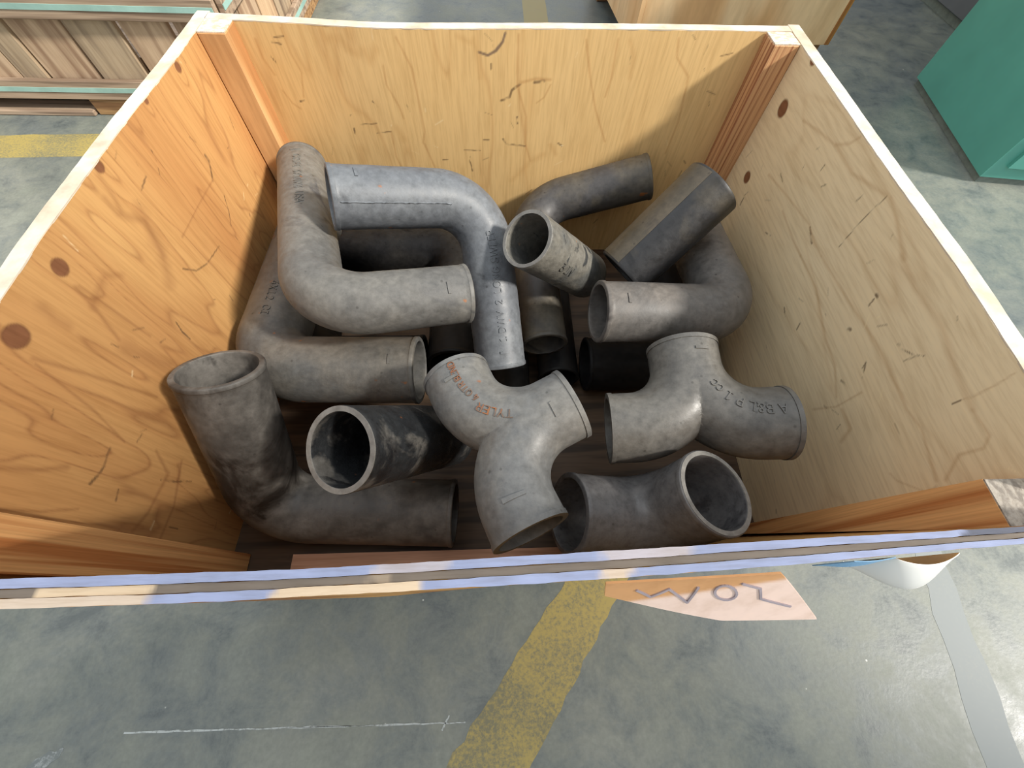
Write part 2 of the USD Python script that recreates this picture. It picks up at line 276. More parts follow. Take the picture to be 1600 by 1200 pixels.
RIGHT_MARKS = [('s', 0.0026, [(0.594, 0.435), (0.588, 0.445)]), ('s', 0.003, [(0.554, 0.427), (0.554, 0.436)]), ('s', 0.002, [(0.53, 0.416), (0.524, 0.425)]), ('s', 0.0023, [(0.455, 0.448), (0.454, 0.459)]), ('s', 0.0024, [(0.573, 0.288), (0.555, 0.296)]), ('s', 0.0042, [(0.491, 0.371), (0.465, 0.362)]), ('s', 0.0021, [(0.367, 0.455), (0.372, 0.464)]), ('s', 0.0052, [(0.318, 0.409), (0.315, 0.409)]), ('s', 0.0026, [(0.315, 0.404), (0.312, 0.393)]), ('s', 0.0056, [(0.302, 0.352), (0.3, 0.354)]), ('s', 0.002, [(0.234, 0.405), (0.22, 0.414), (0.211, 0.425)]), ('s', 0.0033, [(0.242, 0.404), (0.24, 0.405)]), ('s', 0.0038, [(0.241, 0.307), (0.233, 0.311)]), ('t', 0.0021, [(0.148, 0.427), (0.146, 0.451), (0.148, 0.474), (0.151, 0.491)]), ('s', 0.0021, [(0.147, 0.427), (0.147, 0.437)]), ('t', 0.0041, [(0.225, 0.239), (0.21, 0.282), (0.21, 0.33)]), ('s', 0.0018, [(0.24, 0.346), (0.245, 0.355), (0.228, 0.34)]), ('s', 0.0023, [(0.397, 0.257), (0.413, 0.263)]), ('s', 0.0033, [(0.361, 0.269), (0.366, 0.28)]), ('s', 0.0027, [(0.693, 0.278), (0.689, 0.288)]), ('s', 0.0041, [(0.689, 0.258), (0.691, 0.272)]), ('s', 0.0017, [(0.422, 0.482), (0.424, 0.44), (0.42, 0.397)]), ('t', 0.0054, [(0.465, 0.334), (0.395, 0.334), (0.312, 0.311), (0.268, 0.307), (0.223, 0.289)]), ('t', 0.005, [(0.432, 0.366), (0.339, 0.371), (0.261, 0.379), (0.216, 0.38), (0.162, 0.378), (0.135, 0.384), (0.076, 0.372)]), ('t', 0.0097, [(0.338, 0.459), (0.292, 0.452), (0.232, 0.456), (0.182, 0.447), (0.134, 0.442)]), ('t', 0.0041, [(0.134, 0.442), (0.104, 0.444), (0.094, 0.433), (0.095, 0.408), (0.074, 0.382)]), ('t', 0.0048, [(0.662, 0.345), (0.576, 0.36), (0.497, 0.372), (0.461, 0.366), (0.432, 0.366)]), ('t', 0.0054, [(0.664, 0.442), (0.614, 0.453), (0.562, 0.463), (0.539, 0.479), (0.53, 0.494)]), ('t', 0.0075, [(0.416, 0.483), (0.387, 0.477), (0.36, 0.468), (0.333, 0.459)]), ('t', 0.0068, [(0.562, 0.463), (0.497, 0.462), (0.422, 0.482)]), ('t', 0.0057, [(0.569, 0.339), (0.495, 0.334), (0.465, 0.334)]), ('t', 0.0066, [(0.202, 0.29), (0.171, 0.292), (0.16, 0.268)]), ('t', 0.0033, [(0.098, 0.321), (0.088, 0.325), (0.066, 0.355), (0.07, 0.369)])]
KNOTS = {'left': [(0.3084, 0.4703, 0.0098), (0.2162, 0.4714, 0.0123), (0.4502, 0.4939, 0.0074), (0.6921, 0.4899, 0.0069), (0.5911, 0.4948, 0.0043)], 'right': [(0.7341, 0.423, 0.0135), (0.7191, 0.2996, 0.0108), (0.7292, 0.5012, 0.009)]}

# ------------------------------------------------------------------ the setting
floor = obj("floor", box([-9, -6, -0.12], [9, 12, 0.0]), M_CONC, kind="structure")


def ground_strip(name, pts, mt, h=0.0003, label=None):
    """flat paint on the floor: a thin polygon, units of crate width"""
    from shapely.geometry import Polygon
    P = Polygon([tuple(np.array(p) * S) for p in pts])
    m = trimesh.creation.extrude_polygon(P, h, engine="earcut")
    return obj(name, m, mt, floor, label=label)


rng = np.random.default_rng(4)


def ragged(a, b, n=40, amp=0.0018):
    a, b = np.array(a, float), np.array(b, float); d = (b - a) / np.linalg.norm(b - a); nn = np.array([-d[1], d[0]])
    return [tuple(a + (b - a) * t + nn * rng.normal(0, amp) * (0 < t < 1)) for t in np.linspace(0, 1, n)]


ground_strip("painted_line", ragged((.135, .02), (-.46, -.70)) + ragged((-.27, -.70), (.265, .02)), M_YELLOW, label="worn yellow painted line running out from under the crate")
ground_strip("painted_line", ragged((-3.4, 1.345), (-1.0, 1.44), 30) + ragged((-1.0, 1.58), (-3.4, 1.475), 30), M_YELLOW, label="worn yellow painted line beside the slatted crate")
ground_strip("painted_line", ragged((.135, 1.5), (.135, 6.0), 30) + ragged((.26, 6.0), (.26, 1.5), 30), M_YELLOW2, label="dull yellow painted line beyond the crate")
ground_strip("grey_floor_strip", ragged((.926, .15), (.80, -.75), 20, .003) + ragged((.885, -.75), (.985, .15), 20, .003), M_GREYSTRIP, label="darker grey strip across the concrete")
ground_strip("chalk_scratch", ragged((-.70, -.2275), (-.09, -.2335), 40, .0006) + ragged((-.09, -.2312), (-.70, -.2245), 40, .0006), M_CHALK, label="thin pale scratch on the concrete")
ground_strip("chalk_scratch", ragged((-.122, -.221), (-.134, -.242), 8, .0006) + ragged((-.131, -.243), (-.119, -.221), 8, .0006), M_CHALK, label="short pale scratch crossing the long one")
sa = np.linspace(0, 2 * math.pi, 26)[:-1]
ground_strip("pale_scuff", [(-.83 + (.028 + .010 * rng.random()) * math.cos(t) + .02 * math.sin(t), -.268 + (.016 + .010 * rng.random()) * math.sin(t) + .012 * math.cos(t)) for t in sa], worn_paint("scuffed_white", lin(176, 180, 178), lin(112, 118, 116), .56, .74), label="small pale scuff on the concrete")
# slab added out of view to keep the sun off the foreground floor
obj("added_shade_wall", box([4.1, -2.9, 0], [4.35, -1.52, 4.8]), M_SHADE_WALL, kind="structure")

# ------------------------------------------------------------------ the open plywood crate
D, H, T = 0.8351, 0.4973, 0.0204
LX = ([-.03, .10, .236, .337, .542, .696, .85], [-.504, -.505, -.5045, -.508, -.506, -.500, -.4995])
RX = ([-.03, .0, .149, .299, .434, .62, .79, .86], [.473, .475, .480, .488, .4885, .493, .497, .4985])
BY = ([-.53, -.519, -.36, -.207, -.04, .119, .32, .514, .53], [.8305, .830, .820, .809, .815, .8225, .827, .830, .830])
FI = ([-.53, -.373, -.199, -.016, .18, .336, .53], [-.0055, -.007, -.0065, -.002, .004, .008, .0135])
FO = ([-.53, -.364, -.258, -.151, -.016, .174, .328, .53], [-.0245, -.0255, -.0255, -.0235, -.0205, -.0135, -.0055, .0035])
from scipy.interpolate import PchipInterpolator as PC
LXf, RXf, BYf, FIf, FOf = (PC(*c) for c in (LX, RX, BY, FI, FO))
flat = lambda f, x, z, mean: mean + (f(x) - mean) * np.clip(z / H, 0, 1)     # the boards bow most at the free top edge
left_x = lambda y, z: flat(LXf, y, z, -.503 - .014 * np.clip(1 - y / .5, 0, 1))
right_x = lambda y, z: flat(RXf, y, z, RXf(y) * .5 + .2435)
back_y = lambda x, z: flat(BYf, x, z, .829)
crate = thing("wooden_crate", "open plywood shipping crate full of pipe fittings in the middle of the floor", "crate", U([0, .42, -ZF]))


def grid(us, zs, fn):
    g = np.array([[fn(u, z) for u in us] for z in zs])
    return g


def board(a0, a1, z0, z1, inner, outer_dir, n_a, n_z, t=T):
    """a panel: dense inner face (painted), plain outer face. inner(a, z) gives the point; vectorised"""
    A, Z = np.meshgrid(np.linspace(a0, a1, n_a), np.linspace(z0, z1, n_z))
    P = inner(A, Z); Q = P + np.asarray(outer_dir) * t
    n = n_a * n_z
    idx = np.arange(n).reshape(n_z, n_a)
    a, b, c, d = idx[:-1, :-1].ravel(), idx[:-1, 1:].ravel(), idx[1:, 1:].ravel(), idx[1:, :-1].ravel()
    tri = np.vstack([np.stack([a, b, c], 1), np.stack([a, c, d], 1)])
    ring = np.concatenate([idx[0, :], idx[1:, -1], idx[-1, -2::-1], idx[-2:0:-1, 0]])
    # outer face: same ring, fan of the corner grid (coarse)
    k = len(ring); Qr = Q.reshape(-1, 3)[ring]
    V = np.vstack([P.reshape(-1, 3), Qr, Qr.mean(0)])
    r2 = np.roll(np.arange(k), -1)
    o = n + np.arange(k)
    side = np.vstack([np.stack([ring, o, o[r2]], 1), np.stack([ring, o[r2], ring[r2]], 1)])
    fan = np.stack([np.full(k, n + k), o[r2], o], 1)
    m = trimesh.Trimesh(U(V), np.vstack([tri, side, fan]), process=False)
    # orientation: inner face normal must oppose outer_dir
    if m.face_normals[0] @ np.asarray(outer_dir) > 0:
        m.invert()
    return m, A.ravel(), Z.ravel(), n


def seg_dist(px, py, pts):
    d = np.full(px.shape, 1e9)
    for (x0, y0), (x1, y1) in zip(pts[:-1], pts[1:]):
        dx, dy = x1 - x0, y1 - y0; L = dx * dx + dy * dy + 1e-12
        t = np.clip(((px - x0) * dx + (py - y0) * dy) / L, 0, 1)
        d = np.minimum(d, np.hypot(px - x0 - t * dx, py - y0 - t * dy))
    return d


def fbm2(x, y, s, o=4):
    return meshkit.fbm(np.stack([x, y, np.full_like(x, s * 7.31)], -1), o, seed=s)


def veneer(A, Z, along, light, mid, dark, seed, lines=5.0, wob=1.0, amt=1.0, knots=(), marks=(), blotch=.5):
    """rotary-cut veneer: contour lines of a stretched field, knots bending them, scratches and stains on top. along: 'z' or 'a' is the grain"""
    u, v = (Z, A) if along == "z" else (A, Z)
    h = fbm2(u * 1.3 * wob, v * 7.0, seed, 4) * 1.2 + 0.25 * fbm2(u * 5, v * 18, seed + 3, 3)
    for (ka, kz, kr) in knots:
        d2 = ((A - ka) ** 2 + (Z - kz) ** 2) if False else None
        du, dv = (Z - kz, A - ka) if along == "z" else (A - ka, Z - kz)
        h = h + 0.16 * np.exp(-(du / (kr * 7)) ** 2 - (dv / (kr * 2.6)) ** 2)
    ph = h * lines; fr = ph - np.floor(ph)
    line = np.clip(1 - np.minimum(fr, 1 - fr) / .10, 0, 1) ** 1.5 * (0.35 + 0.65 * np.clip(fbm2(u * 3, v * 3, seed + 9, 2) * 2 - .5, 0, 1))
    band = np.clip((fr - .45) / .5, 0, 1) ** 2
    tone = fbm2(u * 2.2, v * 9, seed + 5, 4)
    c = light * (1 - np.clip(tone * blotch * 1.6 - .25 * blotch, 0, 1)[:, None]) + mid * np.clip(tone * blotch * 1.6 - .25 * blotch, 0, 1)[:, None]
    c = c * (1 - (amt * .34 * band)[:, None]) + mid * (amt * .34 * band)[:, None]
    c = c * (1 - (amt * .6 * line)[:, None]) + dark * (amt * .6 * line)[:, None]
    kcol = lin(132, 88, 60)
    for (ka, kz, kr) in knots:
        wobk = 1 + .16 * (fbm2(A * 60, Z * 60, seed + 11, 2) - .5)
        d = np.hypot(A - ka, Z - kz) / kr * wobk
        m = np.clip((1.06 - d) / .14, 0, 1)
        c = c * (1 - m[:, None]) + (kcol * (.86 + .28 * fbm2(A * 90, Z * 90, seed + 13, 2))[:, None]) * m[:, None]
        halo = np.clip(1 - abs(d - 1.0) / .18, 0, 1) * .45
        c = c * (1 - halo[:, None]) + lin(104, 66, 44) * halo[:, None]
    cols = dict(s=(lin(84, 62, 46), .74), m=(lin(104, 84, 78), .8), t=(dark, .5), r=(mid * .55 + dark * .45, .55))
    for kind, w, pts in marks:
        pts = np.array(pts); lo, hi = pts.min(0) - w * 3, pts.max(0) + w * 3
        sel = np.nonzero((A > lo[0]) & (A < hi[0]) & (Z > lo[1]) & (Z < hi[1]))[0]
        if not len(sel):
            continue
        jit = 1 + (.9 if kind in "tr" else .7) * (fbm2(A[sel] * 55, Z[sel] * 55, seed + 17, 2) - .5)
        d = seg_dist(A[sel], Z[sel], pts.tolist()) * jit
        col, al = cols[kind]
        ww = max(w * .42, .0007)
        if kind in "sm":
            m = np.clip(1 - (d - ww * .6) / (ww * .8), 0, 1) * al
            if kind == "s":
                m = m * np.clip(fbm2(A[sel] * 120, Z[sel] * 120, seed + 19, 2) * 3.4 - .9, 0, 1)
        else:
            m = np.clip(1 - d / (ww * 1.6), 0, 1) * al * (1 if w < .008 else .75)
        c[sel] = c[sel] * (1 - m[:, None]) + col * m[:, None]
    # small nicks and dents
    r = np.random.default_rng(seed + 100)
    a0, a1, z0, z1 = A.min(), A.max(), Z.min(), Z.max()
    for _ in range(70):
        ca, cz = r.uniform(a0, a1), z0 + (z1 - z0) * r.uniform(0, 1) ** 1.3
        ang, L, w = r.uniform(0, 3.14), r.uniform(.001, .010), r.uniform(.0006, .0014)
        e = np.array([math.cos(ang), math.sin(ang)]) * L
        sel = np.nonzero((abs(A - ca) < L + .004) & (abs(Z - cz) < L + .004))[0]
        if not len(sel):
            continue
        d = seg_dist(A[sel], Z[sel], [(ca - e[0], cz - e[1]), (ca + e[0], cz + e[1])])
        m = np.clip(1 - d / (w * 1.3), 0, 1) * r.uniform(.3, .8)
        col = lin(84, 60, 44) if r.random() < .75 else lin(248, 226, 180)
        c[sel] = c[sel] * (1 - m[:, None]) + col * m[:, None]
    return np.clip(c, 0, 1)


def panel(a0, a1, z0, z1, inner, outer_dir, n_a, n_z, mt, **kw):
    m, A, Z, n = board(a0, a1, z0, z1, inner, outer_dir, n_a, n_z)
    c = veneer(A, Z, **kw)
    col = np.tile(lin(214, 176, 120), (len(m.vertices), 1)); col[:n] = c
    return obj("plywood_panel", m, mt, crate, color=col)


def strip_along(fn_a, fn_b, s0, s1, n, z0, z1, jit=0.0, seed=0):
    """a thin strip lying on a rim between two plan curves fn_a(s), fn_b(s) -> (x, y)"""
    ss = np.linspace(s0, s1, n); r = np.random.default_rng(seed)
    ja = meshkit.fbm(np.stack([ss * 60, ss * 0, ss * 0 + seed], -1), 3, seed) - .5
    jb = meshkit.fbm(np.stack([ss * 60, ss * 0 + 9, ss * 0 + seed], -1), 3, seed + 1) - .5
    a = np.array([fn_a(s) for s in ss]); b = np.array([fn_b(s) for s in ss])
    d = (b - a) / np.linalg.norm(b - a, axis=1)[:, None]
    a = a - d * (ja * jit)[:, None]; b = b + d * (jb * jit)[:, None]
    V = np.vstack([np.c_[a, np.full(n, z0)], np.c_[b, np.full(n, z0)], np.c_[a, np.full(n, z1)], np.c_[b, np.full(n, z1)]])
    i = np.arange(n - 1); A0, B0, A1, B1 = i, i + n, i + 2 * n, i + 3 * n
    q = lambda p, r_, s_, t_: np.vstack([np.stack([p, r_, s_], 1), np.stack([p, s_, t_], 1)])
    F = np.vstack([q(A1, B1, B1 + 1, A1 + 1), q(A0, A0 + 1, B0 + 1, B0), q(A0, A1, A1 + 1, A0 + 1), q(B0, B0 + 1, B1 + 1, B1)])
    e = n - 1
    F = np.vstack([F, [[0, n, 3 * n], [0, 3 * n, 2 * n], [e, e + 2 * n, e + 3 * n], [e, e + 3 * n, e + n]]])
    m = trimesh.Trimesh(U(V), F, process=False); m.fix_normals()
    return m, ss


one = np.ones_like
LEFTP = panel(-.016, D + T, -.02, H, lambda a, z: np.stack([left_x(a, z), a, z], -1), (-1, 0, 0), 520, 300, M_PLY_UP,
              along="z", light=lin(210, 164, 106), mid=lin(184, 130, 80), dark=lin(144, 96, 60), seed=21, lines=9, wob=1.1, amt=1.0, knots=KNOTS["left"], marks=LEFT_MARKS, blotch=1.1)
BACKP = panel(-.5, .4975, -.02, H, lambda a, z: np.stack([a, back_y(a, z), z], -1), (0, 1, 0), 520, 260, M_PLY_UP,
              along="z", light=lin(232, 196, 138), mid=lin(222, 180, 118), dark=lin(184, 130, 76), seed=33, lines=4, wob=.8, amt=.7, knots=(), marks=BACK_MARKS, blotch=.45)
RIGHTP = panel(.044, D + T, -.02, H, lambda a, z: np.stack([right_x(a, z), a, z], -1), (1, 0, 0), 480, 290, M_PLY_LONG,
               along="a", light=lin(240, 219, 180), mid=lin(230, 204, 160), dark=lin(196, 160, 116), seed=45, lines=4, wob=.8, amt=.6, knots=KNOTS["right"], marks=RIGHT_MARKS, blotch=.45)
# front board between the two plan curves
xs = np.linspace(-.526, .50, 60)
fa, fb = np.c_[xs, FIf(xs)], np.c_[xs, FOf(xs)]
n_ = len(xs)
yb = np.maximum(FOf(xs), -.027 + (FOf(xs) + .027) * 2.6)      # the board leans in towards its foot
V = np.vstack([np.c_[xs, yb + T, np.full(n_, -.02)], np.c_[xs, yb, np.full(n_, -.02)], np.c_[fa, np.full(n_, H - .0015)], np.c_[fb, np.full(n_, H - .0015)]])
i = np.arange(n_ - 1); q = lambda p, r_, s_, t_: np.vstack([np.stack([p, r_, s_], 1), np.stack([p, s_, t_], 1)])
F_ = np.vstack([q(i + 2 * n_, i + 3 * n_, i + 3 * n_ + 1, i + 2 * n_ + 1), q(i, i + 1, i + n_ + 1, i + n_), q(i, i + 2 * n_, i + 2 * n_ + 1, i + 1), q(i + n_, i + n_ + 1, i + 3 * n_ + 1, i + 3 * n_)])
e_ = n_ - 1
F_ = np.vstack([F_, [[0, n_, 3 * n_], [0, 3 * n_, 2 * n_], [e_, e_ + 2 * n_, e_ + 3 * n_], [e_, e_ + 3 * n_, e_ + n_]]])
fm = trimesh.Trimesh(U(V), F_, process=False); fm.fix_normals()
FRONTP = obj("plywood_panel", fm, timber("front_plywood", lin(206, 158, 96), lin(160, 110, 62), (7, 7, 1.6)), crate)

# fresh cut edges on the three far rims
for path, fa_, fb_, s0, s1, seed in (
        (LEFTP, lambda s: (LXf(s) - T, s), lambda s: (LXf(s), s), -.024, D + T, 1),
        (RIGHTP, lambda s: (RXf(s), s), lambda s: (RXf(s) + T, s), .044, D + T, 2),
        (BACKP, lambda s: (s, BYf(s)), lambda s: (s, BYf(s) + T), -.5, .4975, 3)):
    m, _ = strip_along(fa_, fb_, s0, s1, 160, H - .0005, H + .0012, .0012, seed)
    obj("cut_edge", m, M_EDGE, path, label="pale fresh cut top edge")
# the near rim: two blue-painted outer plies with a brown core between, rubbed bare in places
BLUE, BARE, CORE = lin(152, 160, 190), lin(226, 200, 166), lin(122, 110, 98)


def rim_ply(name, k0, k1, z1, base, bare, seed, label):
    f = lambda k: (lambda s: (s, FIf(s) * (1 - k) + FOf(s) * k))
    m, ss = strip_along(f(k0), f(k1), -.526, .50, 520, H - .0015, H + z1, .0009, seed)
    x = m.vertices[:, 0] / S
    c = np.tile(base, (len(x), 1)) * (.86 + .3 * meshkit.fbm(np.stack([x * 40, x * 0, x * 0 + seed], -1), 4, seed))[:, None]
    for (b0, b1, al, *cc) in bare:
        j = .01 * (meshkit.noise(np.stack([m.vertices[:, 0] * 160, m.vertices[:, 1] * 400, x * 0], -1), seed) - .5)
        w = np.clip((x + j - b0) / .006, 0, 1) * np.clip((b1 - x - j) / .006, 0, 1) * al
        c = c * (1 - w[:, None]) + (cc[0] if cc else BARE) * w[:, None]
    obj(name, m, M_RIM, FRONTP, color=c, label=label)


rim_ply("edge_ply", 0.0, .34, .0022, BLUE, [(-.12, -.06, .35), (.05, .12, .4), (.33, .40, .8, lin(60, 58, 58))], 5, "blue-painted inner ply of the near rim")
rim_ply("edge_core", .36, .66, .0004, CORE, [(-.345, -.26, .95), (-.12, -.10, .3)], 6, "brown core ply of the near rim, bare in one place")
rim_ply("edge_ply", .68, 1.0, .0018, BLUE, [(-.53, -.262, .8), (-.185, -.075, .95), (.045, .075, .8)], 7, "blue-painted outer ply of the near rim, rubbed bare in places")

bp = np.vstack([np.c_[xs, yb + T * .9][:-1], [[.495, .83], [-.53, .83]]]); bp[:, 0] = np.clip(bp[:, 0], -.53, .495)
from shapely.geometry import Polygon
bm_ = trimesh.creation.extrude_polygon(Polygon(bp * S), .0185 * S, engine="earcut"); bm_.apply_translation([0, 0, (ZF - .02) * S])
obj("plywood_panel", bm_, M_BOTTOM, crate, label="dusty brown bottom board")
P, PF = .0456, .050


def post(x0, x1, y0, y1, z1, mt, end, zlo=0.0005, label=None, lean=(0, 0)):
    m = box(U([x0, y0, zlo]), U([x1, y1, z1]), .0015)
    m.vertices[:, 0] += lean[0] * S * (m.vertices[:, 2] - U([0, 0, 0])[2]) / (H * S)
    m.vertices[:, 1] += lean[1] * S * (m.vertices[:, 2] - U([0, 0, 0])[2]) / (H * S)
    p = obj("corner_post", m, mt, crate, label=label)
    e = box(U([x0 + .001 + lean[0], y0 + .001 + lean[1], z1 - .0002]), U([x1 - .001 + lean[0], y1 - .001 + lean[1], z1 + .0014]))
    obj("end_grain", e, end, p)
    return p


post(-.4995, -.4995 + P, D - .006 - P, D - .006, H - .0005, M_POST_L, M_END, label="smooth planed corner post")
post(.4965 - P, .4965, D - .006 - P, D - .006, H - .0005, M_POST_R, M_END, label="corner post with fine dark grain stripes")
pl_ = post(-.508, -.482, .004, .004 + PF, H - .001, M_POST_F, M_END, label="corner post with a saw cut and a staple")
pr_ = obj("corner_post", trimesh.convex.convex_hull(np.array([U([x_, y_, z_]) for x_ in (.434, .484) for y_, z_ in ((.014, .452), (.058, .452), (.066, .0005), (.080, .0005))])), M_POST_F, crate, label="corner post with a grey sawn end below the rim")
obj("end_grain", box(U([.4345, .0145, .4516]), U([.4835, .0575, .4534])), M_END_GREY, pr_)
# saw cut and staple on the near left post
obj("saw_cut", box(U([-.4823, .004, .4585]), U([-.4816, .055, .4600])), M_INK, pl_)
st = trimesh.util.concatenate([trimesh.creation.cylinder(.0012, segment=[U([-.4805, .012, .452]), U([-.4805, .012, .470])]), trimesh.creation.cylinder(.0012, segment=[U([-.4805, .012, .452]), U([-.4825, .012, .452])]), trimesh.creation.cylinder(.0012, segment=[U([-.4805, .012, .470]), U([-.4825, .012, .470])])])
obj("staple", st, M_STEEL, pl_)
sel_ = (xs > -.392) & (xs < .12)
bt_ = trimesh.creation.extrude_polygon(Polygon(np.vstack([[[-.392, .0035]], np.c_[xs, yb + T + .0006][sel_], [[.12, .0485], [-.392, .0485]]]) * S), .03 * S, engine="earcut"); bt_.apply_translation([0, 0, ZF * S])
obj("floor_batten", bt_, M_BATTEN, crate, label="pinkish wooden batten along the foot of the near board")
for y in (.05, .38, .73):
    obj("skid", box(U([-.52, y, -.13]), U([.51, y + .10, -.02]), .003), M_SKID, crate)

# ------------------------------------------------------------------ pipe fittings
class Path:
    """centre line with a twist-free frame: T along, B fixed binormal of the bend, N = B x T (towards the outside of the bend)"""
    def __init__(self, pts, B):
        self.p = U(pts); d = np.linalg.norm(np.diff(self.p, axis=0), axis=1); keep = np.r_[True, d > 1e-6]
        self.p = self.p[keep]; self.s = np.r_[0, np.cumsum(np.linalg.norm(np.diff(self.p, axis=0), axis=1))]
        self.B = np.asarray(B, float) / np.linalg.norm(B); self.L = self.s[-1]

    def at(self, s):
        s = np.atleast_1d(np.asarray(s, float))
        f = lambda x: np.stack([np.interp(x, self.s, self.p[:, k]) for k in range(3)], -1)
        out = f(np.clip(s, 0, self.L))
        e = .0015
        c_ = np.clip(s, 0, self.L); t = f(np.clip(c_ + e, 0, self.L)) - f(np.clip(c_ - e, 0, self.L)); t /= np.linalg.norm(t, axis=1)[:, None]
        out = out + t * (s - np.clip(s, 0, self.L))[:, None]
        n = np.cross(self.B[None], t); n /= np.linalg.norm(n, axis=1)[:, None]
        return out, t, n

    def theta(self, s, toward):
        _, t, n = self.at(s); w = np.asarray(toward, float); w = w / np.linalg.norm(w)
        return math.atan2(w @ self.B, w @ n[0])


def bend_path(K, E1, E2, rb):
    K, E1, E2 = (np.array(x, float) for x in (K, E1, E2))
    a = E1 - K; L1 = np.linalg.norm(a); a /= L1; c = E2 - K; L2 = np.linalg.norm(c); c /= L2
    th = np.linspace(0, math.pi / 2, 28)
    arc = [K + a * rb + c * rb - c * rb * math.cos(x) - a * rb * math.sin(x) for x in th]
    return Path([E1] + [E1 + (arc[0] - E1) * t for t in np.linspace(.04, .96, 24)] + arc + [arc[-1] + (E2 - arc[-1]) * t for t in np.linspace(.04, .96, 24)] + [E2], np.cross(a, c))


def straight_path(E1, E2):
    E1, E2 = np.array(E1, float), np.array(E2, float); t = E2 - E1
    return Path([E1 + t * x for x in np.linspace(0, 1, 40)], np.cross(t, [0, 0, 1.0]))


def tube(path, r, wall, bead=(.0012, .0012), seed=0, rough=.0004, nth=64, step=.006):
    n = max(12, int(path.L / step)); s = np.linspace(0, path.L, n)
    s = np.unique(np.r_[s, .0015, .006, .0078, path.L - .0015, path.L - .006, path.L - .0078])
    ro = np.full(len(s), r)
    ro[s <= .0062] += bead[0]; ro[s >= path.L - .0062] += bead[1]
    ri = np.full(len(s), r - wall)
    ch = .0016
    so = s.copy(); si = s[::-1]
    prof_s = np.r_[so, si]; prof_r = np.r_[ro, ri]
    prof_r[0] -= ch; prof_r[len(s) - 1] -= ch; prof_r[len(s)] += ch * .6; prof_r[-1] += ch * .6
    C_, T_, N_ = path.at(prof_s)
    th = np.arange(nth) * 2 * math.pi / nth
    dirs = np.cos(th)[None, :, None] * N_[:, None] + np.sin(th)[None, :, None] * path.B[None, None]
    P0 = C_[:, None] + dirs * prof_r[:, None, None]
    dn = (meshkit.fbm(P0 * 45 + seed * 3.7, 3, seed) - .5) * 2 * rough
    P0 = P0 + dirs * dn[..., None]
    m = len(prof_s); idx = np.arange(m * nth).reshape(m, nth)
    a = idx; b = np.roll(idx, -1, 0); c = np.roll(b, -1, 1); d = np.roll(a, -1, 1)
    F = np.vstack([np.stack([a.ravel(), b.ravel(), c.ravel()], 1), np.stack([a.ravel(), c.ravel(), d.ravel()], 1)])
    me = trimesh.Trimesh(P0.reshape(-1, 3), F, process=False)
    if me.volume < 0:
        me.invert()
    return me


def solid_tube(path, r, ext=0.0, nth=72, s0=None, s1=None, n=None):
    s0 = -ext if s0 is None else s0; s1 = path.L + ext if s1 is None else s1
    s = np.linspace(s0, s1, n or max(3, int((s1 - s0) / .005)))
    C_, T_, N_ = path.at(s); th = np.arange(nth) * 2 * math.pi / nth
    dirs = np.cos(th)[None, :, None] * N_[:, None] + np.sin(th)[None, :, None] * path.B[None, None]
    P0 = (C_[:, None] + dirs * r).reshape(-1, 3); m = len(s)
    V = np.vstack([P0, C_[0], C_[-1]]); idx = np.arange(m * nth).reshape(m, nth)
    a, b = idx[:-1], idx[1:]; c, d = np.roll(b, -1, 1), np.roll(a, -1, 1)
    F = [np.stack([a.ravel(), b.ravel(), c.ravel()], 1), np.stack([a.ravel(), c.ravel(), d.ravel()], 1)]
    F += [np.stack([np.full(nth, m * nth), np.roll(idx[0], -1), idx[0]], 1), np.stack([np.full(nth, m * nth + 1), idx[-1], np.roll(idx[-1], -1)], 1)]
    me = trimesh.Trimesh(V, np.vstack(F), process=False)
    if not me.is_winding_consistent:
        me.fix_normals()
    if me.volume < 0:
        me.invert()
    return m3.Manifold(m3.Mesh(np.asarray(me.vertices, np.float32), np.asarray(me.faces, np.uint32)))


def lettering(path, r, text, height, s_start, toward, flip=False, depth=.0013, bold=False, stretch=1.0):
    """raised lettering wrapped on the pipe: reads along the centre line (flip: the other way), on the side that looks toward the given direction"""
    tm = meshkit.text_mesh(text, height, depth * 2, bold); v = np.array(tm.vertices)
    sg = -1 if flip else 1
    s = s_start + sg * v[:, 0] * stretch; y = (v[:, 1] - height / 2) * sg
    th0 = path.theta(np.mean(s), toward); th = th0 + y / r * LET_SIGN(path, s.mean(), th0)
    C_, T_, N_ = path.at(s)
    dirs = np.cos(th)[:, None] * N_ + np.sin(th)[:, None] * path.B[None]
    me = trimesh.Trimesh(C_ + dirs * (r - depth + v[:, 2])[:, None], tm.faces, process=False)
    if me.volume < 0:
        me.invert()
    return me


def LET_SIGN(path, s, th):
    """+1 if growing theta is 'up' for text that reads along +s when seen from outside"""
    _, t, n = path.at(s); out = math.cos(th) * n[0] + math.sin(th) * path.B; up = -math.sin(th) * n[0] + math.cos(th) * path.B
    return 1.0 if np.cross(t[0], up) @ out > 0 else -1.0


def gauge(path, r, s, toward, along=.004, across=.016):
    """the short raised bar cast near a pipe end"""
    b = trimesh.creation.box([along, across, .003]); b = b.subdivide().subdivide(); v = np.array(b.vertices)
    th = path.theta(s, toward) + v[:, 1] / r
    C_, T_, N_ = path.at(s + v[:, 0]); dirs = np.cos(th)[:, None] * N_ + np.sin(th)[:, None] * path.B[None]
    return trimesh.Trimesh(C_ + dirs * (r + v[:, 2])[:, None], b.faces, process=False)


